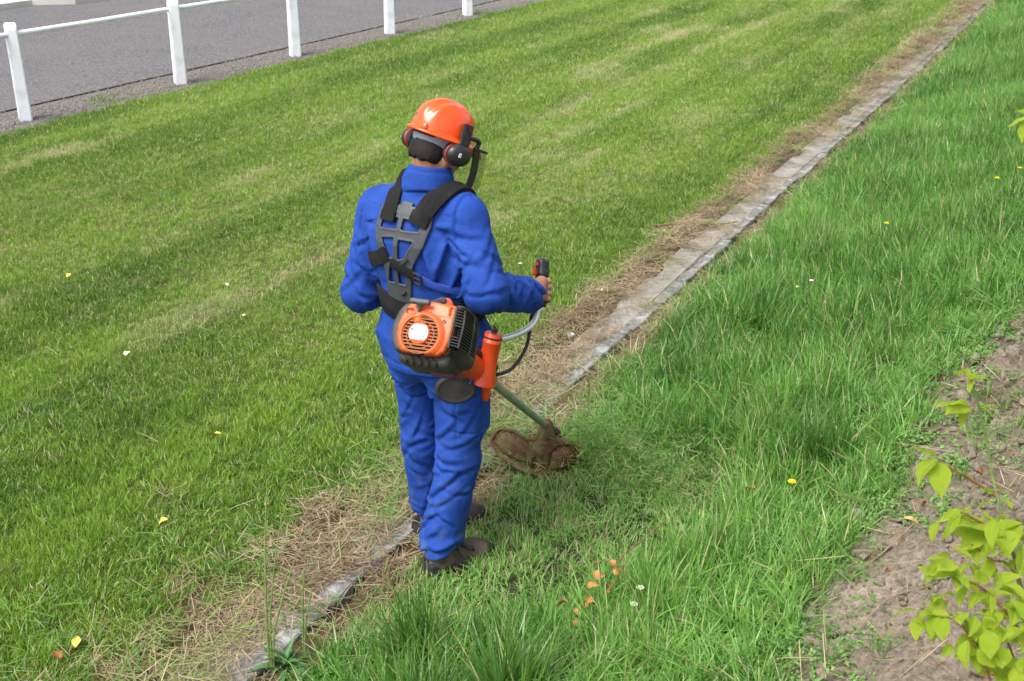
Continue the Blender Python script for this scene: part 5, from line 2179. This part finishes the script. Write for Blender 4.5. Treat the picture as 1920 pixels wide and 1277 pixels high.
scatter('dry_stalks', straw2, np.stack([x, y, z + .006], 1), spin(n, .15), np.stack([s, s, s], 1), rng.integers(0, 2, n), rng.uniform(0, 1, n), np.zeros(n))

# --- loose gravel on the verge and the track edge
gr_k = [clod('gravel_stone', s, M['gravel'], 1, .3) for s in (81, 82, 83)]
x, y, z, d = sample(30000, -10.6, -9.05, 5, 22, lambda x, y, d: np.clip((x + 10.3) / .5, .12, 1) * (.35 + .6 * n2(x, y, 4, 9)))
n = len(x)
s = rng.uniform(.005, .013, n) * np.where(rng.random(n) < .03, 1.7, 1)
scatter('gravel', gr_k, np.stack([x, y, np.full(n, .008)], 1), rng.uniform(-3.1, 3.1, (n, 3)), np.stack([s, s, s * .7], 1), rng.integers(0, 3, n), np.zeros(n), np.zeros(n))
x = np.concatenate([rng.normal(-9.55, .10, 26), rng.normal(-9.5, .1, 16)])
y = np.concatenate([rng.normal(17.0, .3, 26), rng.normal(8.95, .25, 16)])
n = len(x)
s = rng.uniform(.6, 1.2, n)
scatter('verge_weeds', lawn_k, np.stack([x, y, np.full(n, .006)], 1), spin(n), np.stack([s, s, s], 1), rng.integers(0, 6, n), np.full(n, .4), np.full(n, .1))

# ------------------------------------------------------------------ single leaves, flowers, twigs
M['yleaf'] = mat('yellow_leaf', (.70, .42, .04), .6, .3, .2, 60, col2=(.80, .56, .12))
M['paleleaf'] = mat('pale_leaf', (.75, .66, .40), .6, .3, .12, 60)
M['tanleaf'] = mat('tan_leaf', (.46, .27, .10), .75, .25, .3, 60)
M['brownleaf'] = mat('brown_leaf', (.26, .095, .03), .75, .25, .4, 60)
M['greyleaf'] = mat('grey_leaf', (.13, .11, .10), .8, .2, .3, 60)
LEAVES = [
    (-4.284, 3.906, .060, 'paleleaf', 20, 'pale yellow leaf lying on the mown lawn, left of the man\'s hip'),
    (-4.501, 4.963, .050, 'paleleaf', 80, 'whitish leaf on the lawn level with the man\'s left elbow'),
    (-3.285, 3.414, .065, 'yleaf', -60, 'bright yellow rounded leaf on the lawn left of the man\'s knees'),
    (-5.48, 4.627, .045, 'yleaf', 10, 'small orange yellow leaf on the lawn near the left edge of the picture'),
    (-4.10, 4.62, .030, 'paleleaf', 10, 'tiny pale leaf on the lawn nearest the man\'s left forearm'),
    (-2.967, 2.801, .055, 'yleaf', 140, 'curled yellow leaf in the grass beside the cut green blades'),
    (-2.686, 2.065, .055, 'yleaf', 35, 'yellow leaf with brown stalk in the lower left corner of the lawn'),
    (-2.70, 2.10, .055, 'brownleaf', 120, 'reddish brown curled leaf touching the yellow leaf at lower left'),
    (-2.683, 1.995, .060, 'brownleaf', 70, 'dark brown dead leaf at the bottom edge beside the straw'),
    (-2.695, 3.077, .035, 'tanleaf', 200, 'small tan leaf at the edge of the straw behind the man'),
    (-3.103, 6.134, .055, 'paleleaf', 100, 'pale yellow leaf on the lawn just behind the raised hand grip'),
    (-.876, 3.608, .060, 'brownleaf', 80, 'brown curled leaf caught in the long grass of the bank'),
    (-.69, 3.503, .045, 'paleleaf', 20, 'round yellow leaf at the edge of the bare soil'),
    (-.730, 2.993, .050, 'tanleaf', 130, 'tan leaf among low weeds at the foot of the bare soil'),
    (-.467, 3.434, .075, 'greyleaf', 60, 'grey withered leaf lying on low weeds by the bare soil'),
    (-.343, 3.387, .090, 'tanleaf', -80, 'long tan curled leaf on the bare soil of the bank'),
    (-.411, 4.126, .060, 'greyleaf', -40, 'dull greenish grey leaf by the weeds near the tall grass clump'),
    (-2.33, 2.03, .030, 'brownleaf', 0, 'small orange brown leaf on the straw at the bottom edge'),
    (-2.46, 5.9, .040, 'paleleaf', 40, 'small pale leaf lying on the concrete drain beyond the man\'s hand'),
]
for lx, ly, L, mk, rz, lab_ in LEAVES:
    z0 = float(ground_z(lx, ly))
    hgt = .045 if lx < -2.6 else (.11 if 'long grass' in lab_ else .03)
    o = add('fallen_leaf', leaf_mesh('fallen_leaf', L * .85, L * (.25 if 'long' in lab_ and 'grass' not in lab_ else .55), M[mk], .45, random.uniform(.3, 1.0) if 'curled' not in lab_ else 1.6, int(abs(lx * 1000)), 8, .3), None, lab_, 'leaf', 'fallen leaves')
    o.location = (lx, ly, z0 + hgt)
    o.rotation_euler = (R(random.uniform(-12, 25)), R(random.uniform(-20, 20)), R(rz))

M['palebark'] = mat('pale_bark', (.22, .16, .11), .85, .2, .3, 60)
M['petal_y'] = mat('yellow_petal', (.85, .62, .01), .5, .3, .1, 60)
M['petal_w'] = mat('white_petal', (.85, .85, .82), .5, .3, .05, 60)


def flower(name, x, y, h, r_, npet, mk, ck, lab_, group):
    z0 = float(ground_z(x, y))
    o = add(name, None, None, lab_, 'flower', group, loc=(x, y, z0))
    st_ = MB().tube([(0, 0, 0), (.004, .002, h * .5), (0, 0, h)], .0014, 5)
    add('stem', st_.me('stem', M['stem']), o)
    pm_ = MB()
    for k in range(npet):
        a = 2 * math.pi * k / npet + random.uniform(-.1, .1)
        for rr, hh in ((r_, .0), (r_ * .65, .004)) if mk == 'petal_y' else ((r_, 0),):
            c, s_ = math.cos(a + rr * 40), math.sin(a + rr * 40)
            w = r_ * .2
            pm_.put([(c * r_ * .2 - s_ * w * .5, s_ * r_ * .2 + c * w * .5, h + hh), (c * r_ * .2 + s_ * w * .5, s_ * r_ * .2 - c * w * .5, h + hh), (c * rr + s_ * w, s_ * rr - c * w, h + hh + .003), (c * rr * 1.1, s_ * rr * 1.1, h + hh + .002), (c * rr - s_ * w, s_ * rr + c * w, h + hh + .003)], [(0, 1, 2, 3, 4)])
    add('petals', pm_.me('petals', M[mk], False), o)
    ce = MB().lathe([(r_ * .34, 0), (r_ * .28, .003), (.0005, .005)], (0, 0, h), (0, 0, 1), 10, up=(1, 0, 0))
    add('centre', ce.me('centre', M[ck]), o)


for x, y, h, lab_ in ((-1.072, 7.081, .17, 'yellow flower in the long grass right of the drain, level with the hand grip'),
                      (-.762, 3.662, .10, 'small yellow flower beside the bare soil, below the tall grass clump'),
                      (-.425, 7.979, .15, 'yellow flower on the upper bank at the right edge of the picture'),
                      (-.544, 7.869, .15, 'yellow flower on the upper bank, left of the one at the picture edge')):
    flower('yellow_flower', x, y, h, .014, 14, 'petal_y', 'petal_y', lab_, 'yellow flowers on the bank')
for x, y, h, lab_ in ((-1.040, 2.893, .12, 'white daisy in the near long grass, upper of two close together'),
                      (-1.027, 2.806, .11, 'white daisy in the near long grass, lower of two close together'),
                      (-1.36, 6.10, .13, 'white daisy on the bank beyond the cutting head, left of two'),
                      (-1.305, 6.215, .13, 'white daisy on the bank beyond the cutting head, right of two')):
    flower('daisy', x, y, h, .012, 12, 'petal_w', 'petal_y', lab_, 'daisies in the long grass')

# dead twig with curled orange leaves in the near grass
tw = add('dead_twig', None, None, 'dead twig with curled orange leaves lying in the near long grass', 'twig', loc=(-1.16, 2.87, .20))
tm = MB()
P = spline([(0, 0, .03), (.02, .09, .07), (-.005, .17, .085), (.03, .28, .10), (.055, .42, .105)], 6)
tm.tube(P, np.linspace(.005, .003, len(P)), 7)
tm.tube(spline([(.0, .14, .08), (-.05, .15, .07), (-.09, .13, .06)], 5), .0025, 6)
add('stem', tm.me('stem', M['bark']), tw)
M['orleaf'] = mat('orange_dead_leaf', (.38, .17, .06), .75, .2, .35, 60)
for k in range(11):
    o = add('leaf', leaf_mesh('leaf', random.uniform(.032, .052), random.uniform(.018, .027), M['orleaf'], .9, random.uniform(1.4, 2.8), 200 + k, 7, .3), tw)
    t = k / 10
    o.location = (-.02 + .03 * math.sin(k * 2.1) - .03 * (t > .7), .10 - .24 * t, .105 - .075 * t)
    o.rotation_euler = (random.uniform(-.8, .8), random.uniform(-1, 1), random.uniform(0, 6.28))
stk_ = MB()
P = spline([(-2.66, 7.27, .045), (-2.50, 7.38, .055), (-2.30, 7.55, .030), (-2.17, 7.67, .035)], 6)
stk_.tube(P, np.linspace(.008, .004, len(P)), 7)
add('stick', stk_.me('stick', M['bark']), None, 'thin brown stick lying across the concrete drain', 'stick')
for pts, lab_ in (([(-.36, 2.72, 0), (-.30, 2.88, .02), (-.20, 3.02, .01)], 'thin pale twig on the bare soil left of the leafy shrub'),
                  ([(-.52, 3.05, 0), (-.40, 3.16, .015), (-.30, 3.32, .01)], 'thin twig on the soil below the long tan leaf')):
    q = [(a, b_, float(ground_z(a, b_)) + c + .012) for a, b_, c in pts]
    tm = MB().tube(spline(q, 5), .0024, 6)
    add('twig', tm.me('twig', M['palebark']), None, lab_, 'twig', 'twigs on the soil')
pb_ = add('pebble', clod('pebble', 91, M['white_mark']), None, 'small white pebble on the drain beside the straw', 'pebble', loc=(-2.364, 5.257, .03))
pb_.scale = (.022, .016, .010)

# tall weeds with thin upright stalks at the kerb
for wx, wy, h, lean_, lab_ in ((-2.075, 2.30, .62, (-.075, .16), 'tall thin weed with wiry stalks rising from the kerb in front of the straw'),
                              (-2.015, 2.40, .32, (-.01, .05), 'shorter wiry weed stalk right of the tall thin weed')):
    w_ = add('tall_weed', None, None, lab_, 'weed', 'wiry weeds at the kerb', loc=(wx, wy, 0))
    for k in range(3 if h > .5 else 2):
        hh = h * (1 - .22 * k)
        dx = lean_[0] * (1 - .3 * k) + .02 * k
        P = spline([(.008 * k, 0, 0), (dx * .25, lean_[1] * .2, hh * .35), (dx * .6, lean_[1] * .55, hh * .7), (dx, lean_[1], hh)], 5)
        sm_ = MB().tube(P, np.linspace(.0042, .0020, len(P)), 6)
        add('stalk', sm_.me('stalk', M['stem']), w_)
        if k == 0:
            for j in range(14 if h > .5 else 8):
                t = .25 + .7 * j / 14
                c = P[int(t * (len(P) - 1))]
                o = add('leaf', leaf_mesh('leaf', random.uniform(.018, .05) * (1.1 - t), .005, M['stem'], .3, .6, 300 + j, 4), w_)
                o.location = c
                o.rotation_euler = (R(35), 0, random.uniform(0, 6.28))
bw = add('broadleaf_weed', None, None, 'dark green broad-leaved weed growing by the kerb below the wiry stalks', 'weed', loc=(-2.035, 2.33, .0))
M['dockleaf'] = mat('dark_weed_leaf', (.035, .095, .025), .45, .45, .3, 40, col2=(.07, .16, .04))
for k in range(16):
    o = add('leaf', leaf_mesh('leaf', random.uniform(.07, .13), random.uniform(.018, .030), M['dockleaf'], .5, random.uniform(.4, 1.2), 330 + k, 7, .25), bw)
    o.rotation_euler = (R(random.uniform(5, 60)), 0, k * 2.4)
    o.location = (random.uniform(-.015, .015), random.uniform(-.015, .015), .01)


# tall arching clumps that stand out of the bank grass
def clump(x, y, n, h0, h1, lab_, az, seed):
    me = blades('grass_clump', n, .075, h0, h1, .35, 1.5, .0060, 6, M['clump'], .04, seed=seed, az=az, azs=1.4)
    add('grass_clump', me, None, lab_, 'grass clump', 'tall grass clumps', loc=(x, y, float(ground_z(x, y))))


M['clump'] = plant_mat('clump_blade', (.06, .17, .02), (.26, .42, .09), (.4, .35, .15), .34, .35, .6)
clump(-.70, 3.93, 190, .16, .34, 'tall dark tuft of grass by the bare soil, right of the cutting head', R(200), 401)
clump(-1.62, 2.50, 190, .20, .36, 'pale arching grass clump next to the broad-leaved weed at the kerb', R(185), 402)
clump(-1.20, 2.32, 260, .22, .42, 'upright bright green grass clump at the bottom edge below the dead twig', R(90), 403)
clump(-1.42, 2.20, 220, .20, .34, 'dense grass clump at the bottom edge right of the arching clump', R(120), 404)

# ------------------------------------------------------------------ leafy shrub in the near right corner
lm = bpy.data.materials.new('lime_leaf')
lm.use_nodes = True
nt = lm.node_tree
b = nt.nodes['Principled BSDF']
b.inputs['Roughness'].default_value = .6
b.inputs['Specular IOR Level'].default_value = .3
tc = nt.nodes.new('ShaderNodeTexCoord')
no = nt.nodes.new('ShaderNodeTexNoise')
no.inputs['Scale'].default_value = 25
oi = nt.nodes.new('ShaderNodeObjectInfo')
rp = nt.nodes.new('ShaderNodeValToRGB')
rp.color_ramp.elements[0].color = (.31, .48, .022, 1)
rp.color_ramp.elements[1].color = (.52, .66, .050, 1)
ad = nt.nodes.new('ShaderNodeMath')
ad.operation = 'MULTIPLY_ADD'
ad.inputs[1].default_value = .45
nt.links.new(tc.outputs['Object'], no.inputs['Vector'])
nt.links.new(no.outputs['Fac'], ad.inputs[0])
m2 = nt.nodes.new('ShaderNodeMath')
m2.operation = 'MULTIPLY'
m2.inputs[1].default_value = .6
nt.links.new(oi.outputs['Random'], m2.inputs[0])
nt.links.new(m2.outputs[0], ad.inputs[2])
nt.links.new(ad.outputs[0], rp.inputs['Fac'])
sx_ = nt.nodes.new('ShaderNodeSeparateXYZ')
nt.links.new(tc.outputs['Object'], sx_.inputs[0])


def lmath(op, a, c, e=None):
    x = nt.nodes.new('ShaderNodeMath')
    x.operation = op
    for i, s in enumerate((a, c, e)):
        if s is None:
            continue
        if isinstance(s, (int, float)):
            x.inputs[i].default_value = s
        else:
            nt.links.new(s, x.inputs[i])
    return x.outputs[0]


ax_ = lmath('ABSOLUTE', sx_.outputs['X'], 0)
ph_ = lmath('MULTIPLY', lmath('SUBTRACT', sx_.outputs['Y'], lmath('MULTIPLY', ax_, .9)), 52.0)
vein = lmath('POWER', lmath('ABSOLUTE', lmath('SINE', ph_, 0), 0), .35)
rib_ = lmath('MINIMUM', lmath('MULTIPLY', ax_, 28.0), 1.0)
vr = lmath('MULTIPLY', vein, rib_)
bpl = nt.nodes.new('ShaderNodeBump')
bpl.inputs['Strength'].default_value = .6
bpl.inputs['Distance'].default_value = .02
nt.links.new(vr, bpl.inputs['Height'])
nt.links.new(bpl.outputs[0], b.inputs['Normal'])
vm_ = nt.nodes.new('ShaderNodeMix')
vm_.data_type = 'RGBA'
nt.links.new(lmath('MULTIPLY_ADD', vr, .5, .5), vm_.inputs['Factor'])
vm_.inputs['A'].default_value = (.55, .66, .16, 1)
nt.links.new(rp.outputs['Color'], vm_.inputs['B'])


class rp:
    outputs = {'Color': vm_.outputs['Result']}


nt.links.new(rp.outputs['Color'], b.inputs['Base Color'])
tr = nt.nodes.new('ShaderNodeBsdfTranslucent')
ms = nt.nodes.new('ShaderNodeMixShader')
ms.inputs[0].default_value = .55
nt.links.new(rp.outputs['Color'], tr.inputs['Color'])
nt.links.new(b.outputs[0], ms.inputs[1])
nt.links.new(tr.outputs[0], ms.inputs[2])
nt.links.new(ms.outputs[0], nt.nodes['Material Output'].inputs[0])
M['lime'] = lm
M['redstem'] = mat('reddish_stem', (.22, .10, .045), .6, .3, .3, 40)
leafs = [leaf_mesh('leaf', 1.0, w, lm, .28, c, 500 + i, 10, .12) for i, (w, c) in enumerate(((.62, .5), (.55, .9), (.70, .3), (.48, 1.1)))]
CH, SH = math.cos(HEAD), math.sin(HEAD)
XR = np.array([CH, SH, 0])          # towards the right of the bank as one looks along the drain


def put_leaf(parent, base, tip, w=1.0, k=0, roll=0.0):
    base, tip = np.asarray(base, float), np.asarray(tip, float)
    dv = tip - base
    L = np.linalg.norm(dv)
    o = add('leaf', leafs[k % 4], parent)
    qd = Vector(dv).to_track_quat('Y', 'Z')
    o.rotation_mode = 'QUATERNION'
    o.rotation_quaternion = qd @ Euler((0, roll, 0)).to_quaternion()
    pb2 = Vector(base) - parent.location
    o.location = pb2
    o.scale = (L * w, L, L)
    return o


def shoot(parent, pts, r0, r1, m):
    P = spline(pts, 6) - np.array(parent.location)
    mb = MB().tube(P, np.linspace(r0, r1, len(P)), 7)
    add('stem', mb.me('stem', m), parent)
root = np.array((0.097, 1.875, 1.045))
SHOOTS = [[(0.045, 1.938, 1.146), (0.005, 2.007, 1.241), (-0.026, 2.059, 1.289), (-0.062, 2.085, 1.363), (-0.095, 2.091, 1.465), (-0.117, 2.079, 1.531), (-0.128, 2.074, 1.562)],
          [(-0.053, 2.079, 1.334), (-0.089, 2.06, 1.363), (-0.123, 2.031, 1.392), (-0.162, 2.011, 1.42)],
          [(-0.017, 2.052, 1.266), (-0.056, 1.998, 1.314), (-0.102, 1.941, 1.361)],
          [(0.052, 1.897, 1.125), (0.013, 1.899, 1.196), (-0.033, 1.898, 1.239), (-0.08, 1.873, 1.273), (-0.094, 1.866, 1.284)],
          [(0.005, 1.805, 1.115), (-0.031, 1.809, 1.179), (-0.068, 1.812, 1.22), (-0.105, 1.816, 1.222)],
          [(0.037, 1.99, 1.168), (-0.008, 1.978, 1.254), (-0.036, 1.964, 1.266), (-0.075, 1.944, 1.3)],
          [(0.052, 1.852, 1.093), (0.029, 1.862, 1.146), (0.004, 1.849, 1.204)]]
FOLIAGE = [((-0.128, 2.074, 1.562), (-0.164, 2.021, 1.588), 0.45),
           ((-0.128, 2.074, 1.562), (-0.108, 2.118, 1.561), 0.5),
           ((-0.13, 2.073, 1.564), (-0.154, 2.105, 1.567), 0.5),
           ((-0.126, 2.075, 1.56), (-0.128, 2.029, 1.556), 0.5),
           ((-0.128, 2.074, 1.562), (-0.093, 2.07, 1.571), 0.4),
           ((-0.126, 2.075, 1.504), (-0.193, 2.006, 1.53), 0.55),
           ((-0.126, 2.075, 1.504), (-0.166, 1.998, 1.502), 0.6),
           ((-0.13, 2.073, 1.501), (-0.131, 2.027, 1.483), 0.75),
           ((-0.106, 2.085, 1.504), (-0.069, 2.104, 1.504), 0.5),
           ((-0.106, 2.085, 1.504), (-0.076, 2.067, 1.501), 0.6),
           ((-0.162, 2.011, 1.422), (-0.216, 1.972, 1.442), 0.45),
           ((-0.159, 2.013, 1.42), (-0.196, 1.948, 1.387), 0.85),
           ((-0.155, 2.015, 1.413), (-0.136, 1.957, 1.356), 0.8),
           ((-0.118, 2.034, 1.392), (-0.084, 2.029, 1.381), 0.4),
           ((-0.058, 2.076, 1.34), (-0.085, 2.051, 1.352), 0.5),
           ((-0.055, 2.078, 1.346), (-0.019, 2.074, 1.352), 0.4),
           ((-0.04, 2.074, 1.335), (-0.017, 2.041, 1.33), 0.8),
           ((-0.093, 1.957, 1.353), (-0.142, 1.909, 1.347), 0.55),
           ((-0.056, 1.998, 1.314), (-0.115, 1.9, 1.335), 0.75),
           ((-0.055, 1.999, 1.308), (-0.066, 1.915, 1.263), 0.8),
           ((-0.052, 2.001, 1.314), (-0.003, 1.958, 1.291), 0.85),
           ((-0.038, 2.03, 1.296), (0.007, 2.031, 1.325), 0.7),
           ((-0.049, 2.025, 1.307), (-0.08, 2.031, 1.324), 0.6),
           ((-0.102, 1.941, 1.361), (-0.124, 1.896, 1.307), 0.5),
           ((-0.094, 1.866, 1.284), (-0.137, 1.832, 1.313), 0.5),
           ((-0.094, 1.866, 1.284), (-0.131, 1.802, 1.3), 0.6),
           ((-0.089, 1.869, 1.278), (-0.08, 1.828, 1.256), 0.6),
           ((-0.08, 1.873, 1.278), (-0.055, 1.853, 1.271), 0.6),
           ((-0.105, 1.816, 1.222), (-0.136, 1.776, 1.22), 0.6),
           ((-0.103, 1.817, 1.22), (-0.107, 1.769, 1.185), 0.7),
           ((-0.095, 1.809, 1.224), (-0.079, 1.761, 1.195), 0.75),
           ((-0.078, 1.818, 1.219), (-0.055, 1.83, 1.213), 0.6),
           ((-0.033, 1.898, 1.239), (-0.059, 1.839, 1.222), 0.7),
           ((-0.033, 1.898, 1.239), (-0.012, 1.852, 1.219), 0.8),
           ((-0.024, 1.902, 1.233), (0.015, 1.9, 1.242), 0.7),
           ((-0.003, 1.891, 1.219), (0.038, 1.878, 1.219), 0.7),
           ((-0.075, 1.944, 1.3), (-0.092, 1.912, 1.291), 0.5),
           ((-0.036, 1.964, 1.266), (-0.044, 1.915, 1.236), 0.8),
           ((-0.027, 1.968, 1.266), (0.016, 1.946, 1.247), 0.8),
           ((-0.008, 1.978, 1.254), (0.019, 1.992, 1.271), 0.7),
           ((-0.031, 1.809, 1.179), (-0.067, 1.745, 1.183), 0.7),
           ((-0.031, 1.809, 1.179), (-0.017, 1.759, 1.157), 0.8),
           ((-0.021, 1.814, 1.168), (0.012, 1.809, 1.178), 0.7),
           ((0.004, 1.849, 1.204), (-0.013, 1.796, 1.184), 0.8),
           ((0.004, 1.849, 1.204), (0.038, 1.822, 1.195), 0.8),
           ((0.029, 1.862, 1.146), (0.021, 1.791, 1.132), 0.8),
           ((0.035, 1.854, 1.143), (0.059, 1.833, 1.127), 0.8),
           ((0.014, 1.855, 1.192), (0.037, 1.844, 1.219), 0.7),
           ((-0.068, 1.812, 1.22), (-0.089, 1.823, 1.234), 0.5),
           ((-0.02, 1.927, 1.247), (0.024, 1.927, 1.278), 0.75),
           ((-0.006, 2.058, 1.278), (0.017, 2.036, 1.262), 0.7)]
TOPLEAF = [((-0.1, 2.144, 2.028), (-0.142, 2.1, 2.019), 0.5), ((-0.105, 2.142, 2.028), (-0.119, 2.079, 2.006), 0.6), ((-0.101, 2.144, 2.031), (-0.14, 2.146, 2.034), 0.5)]
TOPSTEM = [(0.174, 2.061, 1.156), (0.075, 2.123, 1.491), (-0.028, 2.159, 1.82), (-0.101, 2.144, 2.029)]

g0z = float(ground_z(.30, 1.35))
shrub = add('young_shrub', None, None, 'young shrub with lime green leaves on reddish stems in the near right corner', 'shrub', loc=(.30, 1.35, g0z))
for i, s_ in enumerate(SHOOTS):
    s_ = list(s_)
    if i in (0, 3, 4, 5, 6):
        s0 = np.array(s_[0])
        gl = np.array([.30, 1.35, g0z - .02])
        s_ = [tuple(gl), tuple(gl * .5 + s0 * .5 + np.array([0, 0, -.02]))] + s_
    shoot(shrub, s_, .0045 if i in (0, 3) else .0035, .0016, M['stem'] if i == 0 else M['redstem'])
for i, (a, c, w) in enumerate(FOLIAGE):
    a, c = np.array(a), np.array(c)
    put_leaf(shrub, a, a + (c - a) * .84, w * 1.15, i, random.uniform(-.6, .6))
    if i > 17:
        for _ in range(6):
            dv_ = np.array([random.uniform(-.04, .09), random.uniform(-.03, .05), random.uniform(-.05, .02)])
            d2_ = (c - a) * random.uniform(.35, .65) + np.array([random.uniform(-.03, .03), random.uniform(-.03, .03), random.uniform(-.02, .02)])
            put_leaf(shrub, a + dv_, a + dv_ + d2_, w * 1.3, i + 1, random.uniform(-.8, .8))
g1z = float(ground_z(.62, 1.55))
twg = add('leafy_sapling', None, None, 'lime green leaf tips of a sapling at the right edge above the bank', 'shrub', loc=(.62, 1.55, g1z))
shoot(twg, [(.62, 1.55, g1z - .02)] + TOPSTEM, .006, .002, M['stem'])
for i, (a, c, w) in enumerate(TOPLEAF):
    put_leaf(twg, a, c, w * 1.25, i, random.uniform(-.5, .5))
